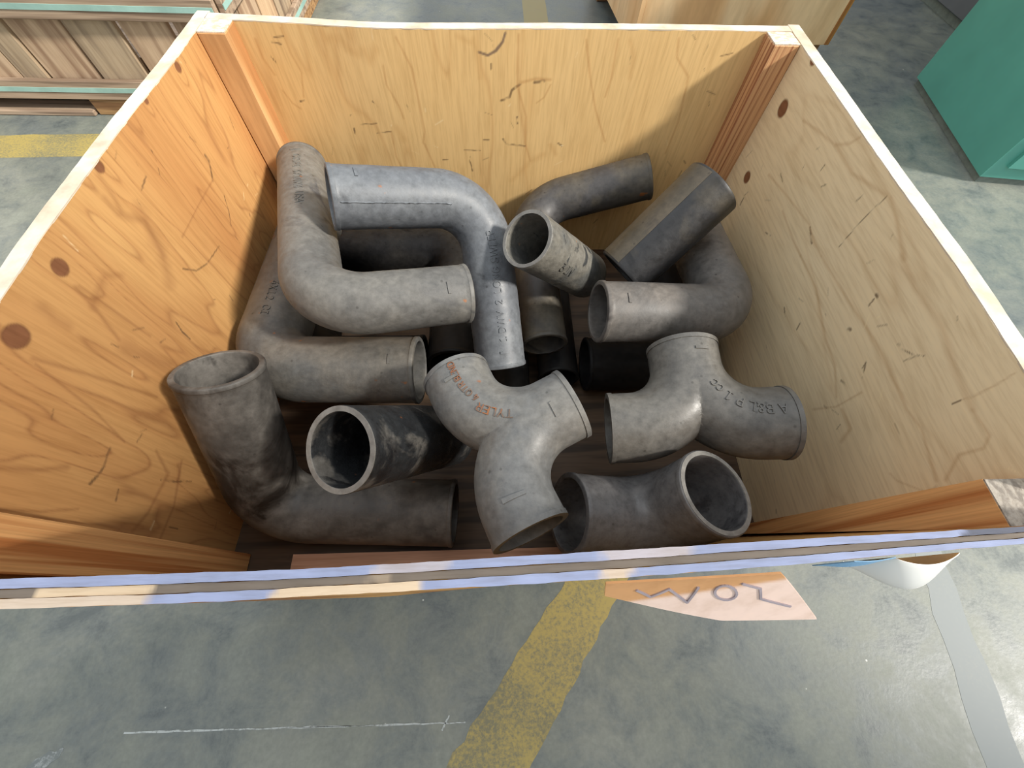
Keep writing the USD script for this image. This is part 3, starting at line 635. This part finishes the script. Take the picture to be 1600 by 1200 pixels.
def ridge(path, r, s0, s1, toward, w=.0022, h=.0012, seed=0):
    """the casting seam: a low ragged ridge along the pipe"""
    ss = np.linspace(s0, s1, 60); th0 = path.theta((s0 + s1) / 2, toward); C_, T_, N_ = path.at(ss)
    V = []
    for k, (o, hh) in enumerate(((-w, -.0006), (0, h), (w, -.0006), (0, -.0012))):
        j = (meshkit.noise(np.stack([ss * 300, ss * 0 + k, ss * 0 + seed], -1), seed) - .5) * .0014
        th = th0 + (o + j) / r
        V.append(C_ + (np.cos(th)[:, None] * N_ + np.sin(th)[:, None] * path.B[None]) * np.asarray(r + hh * ((1 if k != 1 else .5) + (k == 1) * meshkit.noise(np.stack([ss * 200, ss * 0, ss * 0 + seed], -1), seed + 2)))[:, None])
    V = np.stack(V, 1); n = len(ss); idx = np.arange(n * 4).reshape(n, 4); a, b = idx[:-1], idx[1:]; c, d = np.roll(b, -1, 1), np.roll(a, -1, 1)
    F = np.vstack([np.stack([a.ravel(), b.ravel(), c.ravel()], 1), np.stack([a.ravel(), c.ravel(), d.ravel()], 1), [[0, 1, 2], [0, 2, 3], idx[-1][[0, 2, 1]], idx[-1][[0, 3, 2]]]])
    me = trimesh.Trimesh(V.reshape(-1, 3), F, process=False)
    if me.volume < 0:
        me.invert()
    return me


def base_at(mesh):
    b = mesh.bounds; return [(b[0][0] + b[1][0]) / 2, (b[0][1] + b[1][1]) / 2, b[0][2]]


g = lambda *c: lin(*c) * .56
FIT = {
    'A': dict(K=[-0.2827, 0.341, 0.3541], E1=[-0.4173, 0.7628, 0.2861], E2=[-0.0703, 0.4023, 0.3144], r=0.0452, rb=0.08),
    'B': dict(K=[-0.0487, 0.5987, 0.3359], E1=[-0.2777, 0.5202, 0.3986], E2=[-0.0165, 0.3599, 0.1545], r=0.0466, rb=0.085),
    'C': dict(K=[-0.4335, 0.3373, 0.1911], E1=[-0.4227, 0.7065, 0.1926], E2=[-0.1599, 0.3293, 0.1973], r=0.0582, rb=0.072),
    'D': dict(K=[-0.4304, 0.1241, 0.0595], E1=[-0.4224, 0.2716, 0.3093], E2=[-0.1037, 0.1092, 0.0587], r=0.0581, rb=0.075),
    'J': dict(K=[0.0527, 0.7719, 0.1799], E1=[0.3137, 0.7763, 0.2599], E2=[0.0735, 0.4222, 0.1318], r=0.0460, rb=0.085),
    'L': dict(K=[0.3934, 0.4078, 0.2492], E1=[0.1481, 0.3978, 0.272], E2=[0.381, 0.6833, 0.2365], r=0.0516, rb=0.06),
    'H': dict(K=[0.2077, 0.0721, 0.1922], E1=[0.071, 0.0718, 0.2421], E2=[0.2514, 0.0821, 0.3119], r=0.0550, rb=0.075),
    'E': dict(E1=[-0.2164, 0.1347, 0.3457], E2=[-0.1142, 0.2318, 0.1291], r=0.0540),
    'I': dict(E1=[0.0245, 0.4705, 0.3643], E2=[0.1600, 0.5518, 0.1946], r=0.0460),
    'K': dict(E1=[0.352, 0.586, 0.3755], E2=[0.212, 0.5015, 0.2550], r=0.0530),
    'F': dict(O=[0.0457, 0.1847, 0.3264], s=[0.8957, 0.4078, 0.1774], t=[-0.4005, 0.913, -0.0773], r=0.0482, dm=[0.0341, 0.0907, 0.0316]),
    'G': dict(O=[0.2626, 0.2737, 0.2926], s=[0.0254, 0.9927, 0.1177], t=[-0.9862, 0.0442, -0.1594], r=0.0512, dm=[0.0341, 0.0907, 0.0316]),
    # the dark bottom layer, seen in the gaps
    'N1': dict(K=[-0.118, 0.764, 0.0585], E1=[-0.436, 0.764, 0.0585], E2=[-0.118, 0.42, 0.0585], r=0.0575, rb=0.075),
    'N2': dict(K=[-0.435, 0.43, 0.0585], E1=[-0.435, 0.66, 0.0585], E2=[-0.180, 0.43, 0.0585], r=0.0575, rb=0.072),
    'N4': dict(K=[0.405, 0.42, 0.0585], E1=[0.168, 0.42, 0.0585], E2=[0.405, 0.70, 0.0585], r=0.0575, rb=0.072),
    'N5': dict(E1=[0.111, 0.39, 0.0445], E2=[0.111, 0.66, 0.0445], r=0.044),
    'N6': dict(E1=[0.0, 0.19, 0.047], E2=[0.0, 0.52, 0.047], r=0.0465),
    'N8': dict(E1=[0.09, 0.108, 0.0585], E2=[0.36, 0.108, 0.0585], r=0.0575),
}
SPEC = {
    'A': ("pipe_bend", "grey long-sweep pipe bend on top of the pile, raised lettering down its left leg", "pipe bend"),
    'B': ("pipe_bend", "blue-grey long-sweep pipe bend at the back whose lettered leg hangs toward the middle", "pipe bend"),
    'C': ("pipe_bend", "thick grey pipe bend lying flat along the left wall under another bend", "pipe bend"),
    'D': ("pipe_bend", "large dirty pipe bend standing up at the near left corner, open mouth facing up", "pipe bend"),
    'J': ("pipe_bend", "brownish pipe bend against the back board with one leg down between two others", "pipe bend"),
    'L': ("pipe_bend", "grey pipe bend at the right wall with its open mouth facing left", "pipe bend"),
    'H': ("pipe_bend", "short pipe elbow near the front rim with a big open mouth facing up and right", "pipe bend"),
    'E': ("pipe_length", "rough black pipe stub with a pale ringed mouth facing the near left", "pipe"),
    'I': ("pipe_length", "pale scaly straight pipe propped up with its open mouth toward the upper left", "pipe"),
    'K': ("pipe_length", "black straight pipe with a dusty tan flank leaning into the back right corner", "pipe"),
    'F': ("double_bend_fitting", "pale grey double quarter bend with rusty lettering in the near middle of the crate", "pipe fitting"),
    'G': ("double_bend_fitting", "grey-brown double quarter bend with raised lettering at the right, stem pointing away", "pipe fitting"),
    'N1': ("pipe_bend", "dark pipe bend at the bottom of the pile under the blue-grey bend", "pipe bend"),
    'N2': ("pipe_bend", "dark pipe bend on the crate bottom whose rim peeps out under the left bends", "pipe bend"),
    'N4': ("pipe_bend", "dark pipe bend on the crate bottom below the open-mouthed right bend", "pipe bend"),
    'N5': ("pipe_length", "dark pipe on the crate bottom with its mouth below the hanging brownish leg", "pipe"),
    'N6': ("pipe_length", "dark grey pipe on the crate bottom under the end of the lettered hanging leg", "pipe"),
    'N8': ("pipe_length", "dark pipe lying on the crate bottom beneath the short front elbow", "pipe"),
}
MATS = {
    'A': iron("iron_grey_a", g(128, 126, 122), g(150, 146, 138), g(100, 100, 102), 1.0, rust=.73),
    'B': iron("iron_bluegrey", g(124, 128, 134), g(140, 144, 148), g(92, 94, 98), 2.0, rust=.74, rough=.46),
    'C': iron("iron_grey_c", g(118, 117, 114), g(142, 136, 126), g(92, 90, 92), 3.0, rust=.69),
    'D': iron("iron_dirty", g(104, 100, 95), g(152, 146, 138), g(62, 56, 51), 4.0, dust_at=(.43, .57), grime_at=(.53, .62), rust=.76, pscale=8),
    'J': iron("iron_brownish", g(92, 90, 90), g(124, 116, 102), g(66, 64, 64), 5.0, rust=.73),
    'L': iron("iron_grey_l", g(120, 116, 112), g(138, 130, 122), g(96, 90, 86), 6.0, rust=.75),
    'H': iron("iron_grey_h", g(118, 116, 116), g(134, 130, 128), g(84, 82, 84), 7.0, rust=.76, rough=.32),
    'E': iron("iron_scabby", g(56, 58, 60), g(120, 116, 110), g(40, 40, 42), 8.0, dust_at=(.52, .62), grime_at=(.5, .6), rust=.76, bump=.8, rough=.45, pscale=22),
    'I': iron("iron_scaly", g(116, 116, 112), g(142, 138, 128), g(72, 74, 74), 9.0, dust_at=(.4, .55), grime_at=(.58, .62), rust=.72, bump=.7, rough=.5, pscale=20),
    'K': iron("iron_black", g(54, 54, 56), g(84, 78, 68), g(40, 40, 42), 10.0, dust_at=(.55, .7), rust=.78, rough=.45),
    'F': iron("iron_pale", g(142, 143, 142), g(160, 157, 150), g(118, 120, 124), 11.0, rust=.76, rough=.42),
    'G': iron("iron_greybrown", g(122, 119, 114), g(144, 140, 132), g(98, 96, 94), 12.0, rust=.77, rough=.4),
}
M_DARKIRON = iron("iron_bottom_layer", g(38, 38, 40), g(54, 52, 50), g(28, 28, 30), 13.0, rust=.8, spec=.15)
M_RUSTLET = iron("rusty_letters", g(150, 128, 112), g(176, 118, 84), g(120, 116, 116), 14.0, dust_at=(.45, .52), rust=.6)
M_RING = iron("ground_rim", g(154, 150, 144), g(176, 172, 164), g(124, 120, 116), 15.0, rust=.8)
M_TAN = iron("tan_dust_coat", g(100, 92, 76), g(118, 106, 88), g(74, 68, 62), 16.0, rust=.74)
PATHS, ROOT = {}, {}
UP, CAMW = (0, -.15, 1), None
for key, d in FIT.items():
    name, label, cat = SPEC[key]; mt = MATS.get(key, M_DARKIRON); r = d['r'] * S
    if 'K' in d and 'rb' in d:
        path = bend_path(d['K'], d['E1'], d['E2'], d['rb']); me = tube(path, r, r * .13, seed=len(PATHS)); sm_ = 50
    elif 'O' not in d:
        path = straight_path(d['E1'], d['E2']); me = tube(path, r, r * (.15 if key in 'EI' else .12), seed=len(PATHS), rough=.0009 if key in 'EI' else .0004,
                                                          bead=(0, 0) if key in 'EIK' else (.0012, .0012)); sm_ = 50
    else:
        O, s_, t_ = (np.array(d[k]) for k in ('O', 's', 't')); ls, Rb, la = d['dm']; arms = []
        for sg in (1, -1):
            th = np.linspace(0, math.pi / 2, 26); arc = [O + sg * t_ * Rb - sg * t_ * Rb * math.cos(x) - s_ * Rb * math.sin(x) for x in th]
            end = arc[-1] + sg * t_ * la
            arms.append(Path([O + s_ * ls * x for x in np.linspace(1, .1, 6)] + arc + [arc[-1] + (end - arc[-1]) * x for x in np.linspace(.15, 1, 6)], np.cross(s_, t_) * sg))
        outer = solid_tube(arms[0], r) + solid_tube(arms[1], r); inner = solid_tube(arms[0], r * .87, .004) + solid_tube(arms[1], r * .87, .004)
        for a_ in arms:
            outer = outer + solid_tube(a_, r + .0012, s0=a_.L - .006, s1=a_.L, n=3)
        outer = outer + solid_tube(arms[0], r + .0012, s0=0, s1=.006, n=3)
        mm = (outer - inner).to_mesh(); me = trimesh.Trimesh(mm.vert_properties[:, :3], mm.tri_verts, process=True); path = arms; sm_ = 34
    root = thing(name, label, cat, base_at(me)); PATHS[key] = path; ROOT[key] = root
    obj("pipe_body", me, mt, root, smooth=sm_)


def extra(key, name, mesh, mt=None, smooth=30, label=None):
    return obj(name, mesh, mt or MATS.get(key, M_DARKIRON), ROOT[key], smooth=smooth, label=label)


R_ = {k: d['r'] * S for k, d in FIT.items()}
extra('A', "raised_lettering", lettering(PATHS['A'], R_['A'], "CISPI  3X10X6  USA", .0125, .050, (.22, -.3, 1), depth=.0009, stretch=.98))
extra('A', "gauge_mark", gauge(PATHS['A'], R_['A'], .030, (.2, -.3, 1)))
extra('A', "gauge_mark", gauge(PATHS['A'], R_['A'], PATHS['A'].L - .035, (0, -.5, 1)))
extra('B', "raised_lettering", lettering(PATHS['B'], R_['B'], "1 DWV  2  LONG SWEEP", .012, PATHS['B'].L - .045, (.25, -.75, .7), flip=True, stretch=.95))
extra('B', "gauge_mark", gauge(PATHS['B'], R_['B'], PATHS['B'].L - .028, (.25, -.75, .7)))
extra('B', "gauge_mark", gauge(PATHS['B'], R_['B'], .036, (0, -.1, 1)))
extra('B', "casting_seam", ridge(PATHS['B'], R_['B'], .01, .17, (.2, -.86, .5), seed=3))
extra('C', "gauge_mark", gauge(PATHS['C'], R_['C'], PATHS['C'].L - .036, (0, -.2, 1)))
extra('C', "raised_lettering", lettering(PATHS['C'], R_['C'], "4X12  CI", .012, .20, (.1, -.25, 1)))
extra('I', "raised_lettering", lettering(PATHS['I'], R_['I'], "3 IN", .014, .055, (.1, -.85, .45), depth=.0016))
extra('L', "gauge_mark", gauge(PATHS['L'], R_['L'], .034, (0, -.2, 1)))
FA, GA = PATHS['F'], PATHS['G']
extra('F', "raised_lettering", lettering(FA[0], R_['F'], "TYLER", .010, .072, (.1, -.25, 1)), M_RUSTLET, label="rust-stained raised letters")
extra('F', "raised_lettering", lettering(FA[0], R_['F'], "4 QTR BEND", .0085, .118, (-.15, .02, 1)), M_RUSTLET, label="rust-stained raised letters")
extra('F', "gauge_mark", gauge(FA[0], R_['F'], .030, (.1, -.2, 1), .004, .018))
extra('F', "gauge_mark", gauge(FA[0], R_['F'], FA[0].L - .028, (-.2, -.2, 1), .004, .018))
extra('F', "gauge_mark", gauge(FA[1], R_['F'], FA[1].L - .034, (.0, -.35, 1), .005, .026))
extra('G', "raised_lettering", lettering(GA[1], R_['G'], "A B&L P 1 cc", .0125, .178, (.06, -.1, 1), flip=True))
extra('G', "gauge_mark", gauge(GA[0], R_['G'], .022, (.1, -.2, 1), .004, .018))
# ground pale rims of the open mouths
for key, which in (('E', 0), ('H', 1), ('I', 0)):
    p_ = PATHS[key]; rr_ = R_[key]; wall = rr_ * (.15 if key in 'EI' else .13)
    s0, s1 = (-.0006, .0010) if which == 0 else (p_.L - .0010, p_.L + .0006)
    ring = solid_tube(p_, rr_ - .0006, s0=s0, s1=s1, n=3) - solid_tube(p_, rr_ - wall + .0006, s0=s0 - .002, s1=s1 + .002, n=3)
    mm = ring.to_mesh(); extra(key, "mouth_rim", trimesh.Trimesh(mm.vert_properties[:, :3], mm.tri_verts, process=True), M_RING, smooth=40, label="pale worn rim of the open mouth")


def saddle(path, r, s0, s1, th0, th1, h=.0007, n=50, m=24, seed=0):
    """a patch of caked dust on the pipe's flank, a fraction of a millimetre thick"""
    s, t = np.meshgrid(np.linspace(s0, s1, n), np.linspace(0, 1, m), indexing="ij")
    w = (meshkit.fbm(np.stack([s * 25, s * 0, s * 0 + seed], -1), 3, seed) - .5) * .35
    th = th0 + (th1 - th0 + w) * t
    C_, T_, N_ = path.at(s.ravel()); out = []
    for hh in (h, -.0008):
        out.append(C_ + (np.cos(th.ravel())[:, None] * N_ + np.sin(th.ravel())[:, None] * path.B[None]) * (r + hh))
    V = np.vstack(out); idx = np.arange(n * m).reshape(n, m); k = n * m
    a, b, c, d = idx[:-1, :-1].ravel(), idx[1:, :-1].ravel(), idx[1:, 1:].ravel(), idx[:-1, 1:].ravel()
    top = np.vstack([np.stack([a, b, c], 1), np.stack([a, c, d], 1)]); ring = np.concatenate([idx[:, 0], idx[-1, 1:], idx[-2::-1, -1], idx[0, -2:0:-1]])
    nx = np.roll(ring, -1); side = np.vstack([np.stack([ring, ring + k, nx + k], 1), np.stack([ring, nx + k, nx], 1)])
    me = trimesh.Trimesh(V, np.vstack([top, top[:, ::-1] + k, side]), process=False); me.fix_normals()
    return me


tk = PATHS['K'].theta(.1, (-.6, .15, .75))
extra('K', "dust_streak", saddle(PATHS['K'], R_['K'], .004, PATHS['K'].L - .004, tk - .55, tk + .62), M_TAN, label="tan dust streak along the upper flank")

# ------------------------------------------------------------------ card and label on the near board
def sheet(corners_uv, fn, t=.0016, n=24, m=12):
    """a curved sheet: fn(u, v) -> point in units; trimmed by the lower edge curve corners_uv(u) in v"""
    V = []
    for side in (0, 1):
        for u in np.linspace(0, 1, n):
            for v in np.linspace(0, 1, m):
                V.append(U(fn(u, v * corners_uv(u))) + np.array([0, -t * side, 0]))
    V = np.array(V); k = n * m; idx = np.arange(k).reshape(n, m)
    a, b, c, d = idx[:-1, :-1].ravel(), idx[1:, :-1].ravel(), idx[1:, 1:].ravel(), idx[:-1, 1:].ravel()
    top = np.vstack([np.stack([a, b, c], 1), np.stack([a, c, d], 1)]); ring = np.concatenate([idx[:, 0], idx[-1, 1:], idx[-2::-1, -1], idx[0, -2:0:-1]])
    nx = np.roll(ring, -1); side_ = np.vstack([np.stack([ring, ring + k, nx + k], 1), np.stack([ring, nx + k, nx], 1)])
    me = trimesh.Trimesh(V, np.vstack([top, top[:, ::-1] + k, side_]), process=False); me.fix_normals()
    return me


card_base = U([.17, -.02, .38])
card = thing("cardboard_label", "curled tan cardboard label with faded handwriting hanging outside the near board", "label", card_base)
CX0, CX1 = .060, .205
xl = lambda u: CX0 + (CX1 - CX0) * u


def card_fn(u, v):
    x = xl(u) + .066 * v * u * u + .012 * v
    y0 = float(FOf(x)) * .55 - .0095
    depth_ = .040 + .006 * u
    return [x, min(y0 - depth_ * v ** 1.15 * .95, float(FOf(x)) - .001 - .02 * v), .462 - .085 * v]


low = lambda u: .28 + .95 * min(u, .62) + .15 * max(0, u - .62)
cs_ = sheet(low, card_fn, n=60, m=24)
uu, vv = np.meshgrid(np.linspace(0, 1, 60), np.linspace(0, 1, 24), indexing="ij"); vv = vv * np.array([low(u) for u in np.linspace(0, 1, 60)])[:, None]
kb = np.clip((vv - (.34 * (1 - uu) + .10)) / .06, 0, 1).ravel()[:, None]  # shade below the rim painted as a tan band, sunlit part paler
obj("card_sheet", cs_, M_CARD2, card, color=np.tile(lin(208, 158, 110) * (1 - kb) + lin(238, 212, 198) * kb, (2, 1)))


def stroke(pts, fn, w=.0020, lift=.0008):
    """a pen stroke lying on a sheet: a thin ribbon of short boxes"""
    parts = []
    P3 = [U(fn(u, v * low(u))) for u, v in pts]
    for a, b in zip(P3[:-1], P3[1:]):
        d = b - a; L = np.linalg.norm(d) + 1e-9; d /= L
        nrm = np.array([0, -.85, .52]); sd = np.cross(d, nrm); sd /= np.linalg.norm(sd); nrm = np.cross(sd, d)
        a_, b_ = a - d * w * .3 + np.array([0, -.0018, .0004]), b + d * w * .3 + np.array([0, -.0018, .0004])
        c8 = [p + sd * s_ * w / 2 + nrm * h for p in (a_, b_) for s_ in (-1, 1) for h in (-lift, lift)]
        parts.append(trimesh.convex.convex_hull(np.array(c8)))
    return trimesh.util.concatenate(parts)


def poly(pts, n=5):
    pts = np.array(pts, float); out = []
    for a, b in zip(pts[:-1], pts[1:]):
        out += [a + (b - a) * t for t in np.linspace(0, 1, n)[:-1]]
    return [tuple(p) for p in out] + [tuple(pts[-1])]


th = np.linspace(0, 2 * math.pi, 22)
letters = [poly([(.18, .40), (.26, .62), (.36, .30)]), poly([(.36, .30), (.46, .66), (.52, .24)]), [(.66 + .055 * math.cos(t), .36 + .16 * math.sin(t)) for t in th], poly([(.76, .18), (.84, .30), (.82, .52), (.88, .62), (.93, .70)])]
obj("handwriting", trimesh.util.concatenate([stroke(l, card_fn) for l in letters]), M_INK, card, label="faded handwritten 20V in marker")

lab_base = U([.32, -.01, .42])
lab = thing("peeling_sticker", "white plastic sticker curling off outside the near board by its right corner", "sticker", lab_base)


def lab_fn(u, v):
    x = .300 + .056 * u
    y0 = float(FOf(x)) - .0015
    bulge = .024 * math.sin(math.pi * min(max(u, 0), 1)) ** .8 * math.sin(math.pi * (.08 + .84 * v)) ** .9
    return [x, y0 - bulge - .0005, .470 - .06 * v]


obj("sticker_sheet", sheet(lambda u: 1.0, lab_fn, .0008, 30, 18), M_WHITE, lab, smooth=50)


def lab2_fn(u, v):
    x = .264 + .036 * u
    y0 = float(FOf(x)) - .0012
    return [x, y0 - .0035 * math.sin(math.pi * u) * math.sin(math.pi * (.1 + .8 * v)), .470 - .05 * v]


obj("sticker_flap", sheet(lambda u: 1.0, lab2_fn, .0008, 20, 12), M_BLUEPL, lab, smooth=50, label="pale blue printed flap")

# ------------------------------------------------------------------ slatted crate behind on the left
SX0, SX1, SY0, SY1, STOP = -3.0, -.926, 1.70, 3.2, .62
sc = thing("slatted_crate", "weathered slatted timber crate with teal-striped rails at the back left", "crate", U([-2.0, 2.4, -.13]))
rs = np.random.default_rng(12)
x = SX1 - .012; k = 0
edges = [-.945, -1.105, -1.262, -1.282, -1.452, -1.466, -1.642, -1.656, -1.85, -1.862, -2.04, -2.05, -2.23, -2.245, -2.42, -2.43, -2.61, -2.62, -2.80, -2.81, -2.98]
pairs = [(-.945, -1.095), (-1.118, -1.272), (-1.292, -1.455), (-1.466, -1.642), (-1.650, -1.735), (-1.739, -1.855), (-1.862, -2.04), (-2.05, -2.23), (-2.245, -2.42), (-2.43, -2.61), (-2.62, -2.80), (-2.81, -2.98)]
for a, b in pairs:
    dy = rs.uniform(-.004, .004)
    obj("slat", box(U([b, SY0 + dy, -.05]), U([a, SY0 + .022 + dy, STOP + rs.uniform(-.01, .01)]), .002), SLAT[int(rs.integers(3))], sc)
y = SY0 + .03
for kk in range(9):
    w = [.10, .16, .15, .17, .12, .16, .16, .15, .17][kk]
    obj("slat", box(U([SX1 - .022 + rs.uniform(-.003, .003), y, -.05]), U([SX1, y + w, STOP]), .002), SLAT[(kk * 2 + 1) % 3], sc)
    y += w + .014
for z0, z1 in ((-.072, -.010), (.168, .228), (.52, .58)):
    obj("rail", box(U([SX0, SY0 - .026, z0]), U([SX1 + .004, SY0 - .0045, z1]), .002), M_RAIL, sc)
    obj("rail_stripe", box(U([SX0, SY0 - .0285, z0 + .026]), U([SX1 - .002, SY0 - .0255, z0 + .041])), M_TEAL, sc, label="teal painted stripe on a rail")
    obj("rail", box(U([SX1 + .004, SY0, z0]), U([SX1 + .024, SY1, z1]), .002), M_RAIL, sc)
    obj("rail_stripe", box(U([SX1 + .0235, SY0, z0 + .026]), U([SX1 + .0265, SY1, z0 + .041])), M_TEAL, sc, label="teal painted stripe on a rail")
obj("deck_board", box(U([SX0, SY0 + .024, -.05]), U([SX1 - .024, SY1, -.03])), M_RAIL, sc)
for xx_ in (-1.56, -2.25, -2.95):
    obj("foot_block", box(U([xx_, SY0 - .02, -.13]), U([xx_ + .25, SY0 + .15, -.072]), .003), M_SKID, sc)
obj("skid_runner", box(U([SX0, SY0 - .03, -.13]), U([-1.57, SY0 + .05, -.112]), .003), M_RAIL, sc, label="grey weathered runner on the floor")
obj("skid_runner", box(U([SX1 - .10, SY0 + .16, -.13]), U([SX1 + .005, SY1, -.072]), .003), M_SKID, sc)
obj("load_board", box(U([SX0 + .05, SY0 + .06, -.03]), U([SX1 - .05, SY1 - .05, .03])), M_RAIL, sc)

# ------------------------------------------------------------------ closed plywood box behind on the right
pb = thing("plywood_box", "closed orange plywood box on feet behind the back right corner of the crate", "box", U([1.0, 2.5, -.13]))
BX0, BX1, BY0, BY1, BZ0, BZ1 = .585, 1.50, 2.10, 2.95, -.05, .75
turn = trimesh.transformations.rotation_matrix(math.radians(4.5), [0, 0, 1], U([BX0, BY0, 0]))


def tbox(*a):
    m = box(*a); m.apply_transform(turn); return m


obj("box_panel", tbox(U([BX0 + .02, BY0, BZ0]), U([BX1, BY0 + .02, BZ1]), .001), M_BOXPLY, pb, label="sunlit front panel")
obj("box_panel", tbox(U([BX0, BY0 - .001, BZ0]), U([BX0 + .02, BY1, BZ1]), .001), M_BOXPLY, pb)
obj("box_panel", tbox(U([BX1 - .02, BY0 + .02, BZ0]), U([BX1, BY1, BZ1]), .001), M_BOXPLY, pb)
obj("box_panel", tbox(U([BX0 + .02, BY1 - .02, BZ0]), U([BX1 - .02, BY1, BZ1]), .001), M_BOXPLY, pb)
obj("box_lid", tbox(U([BX0, BY0, BZ1]), U([BX1, BY1, BZ1 + .02]), .001), M_BOXPLY, pb)
obj("edge_batten", tbox(U([BX1 - .001, BY0 - .004, BZ0]), U([BX1 + .02, BY0 + .05, BZ1]), .002), M_BOXEDGE, pb)
for xx_, yy_ in ((BX0 + .01, BY0 + .01), (BX1 - .13, BY0 + .01), (BX0 + .01, BY1 - .15), (BX1 - .13, BY1 - .15)):
    obj("foot_block", tbox(U([xx_, yy_, -.13]), U([xx_ + .12, yy_ + .14, BZ0]), .002), M_SKID, pb)

# ------------------------------------------------------------------ green cabinet, grey machine behind it
gc = thing("green_cabinet", "green painted steel cabinet on the floor at the right", "cabinet", U([2.4, 1.7, -.13]))
gA, gB, gC = np.array([1.92, 2.025]), np.array([1.80, 1.317]), np.array([2.75, 1.20])
gD = gA + gC - gB


def prism(pts, z0, z1):
    return trimesh.convex.convex_hull(np.array([U([p[0], p[1], z]) for p in pts for z in (z0, z1)]))


ctr = (gA + gC) / 2
ins = lambda p, k_: p + (ctr - p) / np.linalg.norm(ctr - p) * k_
obj("cabinet_body", prism([gA, gB, gC, gD], -.105, 1.15), M_GREEN, gc)
obj("plinth", prism([ins(p, .012) for p in (gA, gB, gC, gD)], -.13, -.105), M_PLINTH, gc, label="dusty grey plinth")
d1 = (gC - gB) / np.linalg.norm(gC - gB); n1 = np.array([d1[1], -d1[0]])
da, db = gB + d1 * .05, gC - d1 * .05
door_ = prism([da, db, db + n1 * .012, da + n1 * .012], -.06, 1.10)
dr = obj("cabinet_door", door_, M_GREEN, gc)
ha = gB + d1 * .12 + n1 * .012
obj("door_handle", prism([ha, ha + d1 * .02, ha + d1 * .02 + n1 * .03, ha + n1 * .03], .45, .62), M_STEEL, dr)

gm = thing("grey_cabinet", "dark grey steel cabinet standing behind the green cabinet", "cabinet", U([2.9, 3.0, -.13]))
obj("cabinet_body", box(U([2.42, 2.03, -.09]), U([3.4, 3.6, 1.1]), .004), M_DARKGREY, gm)
obj("plinth", box(U([2.44, 2.05, -.13]), U([3.38, 3.58, -.09])), M_PLINTH, gm)
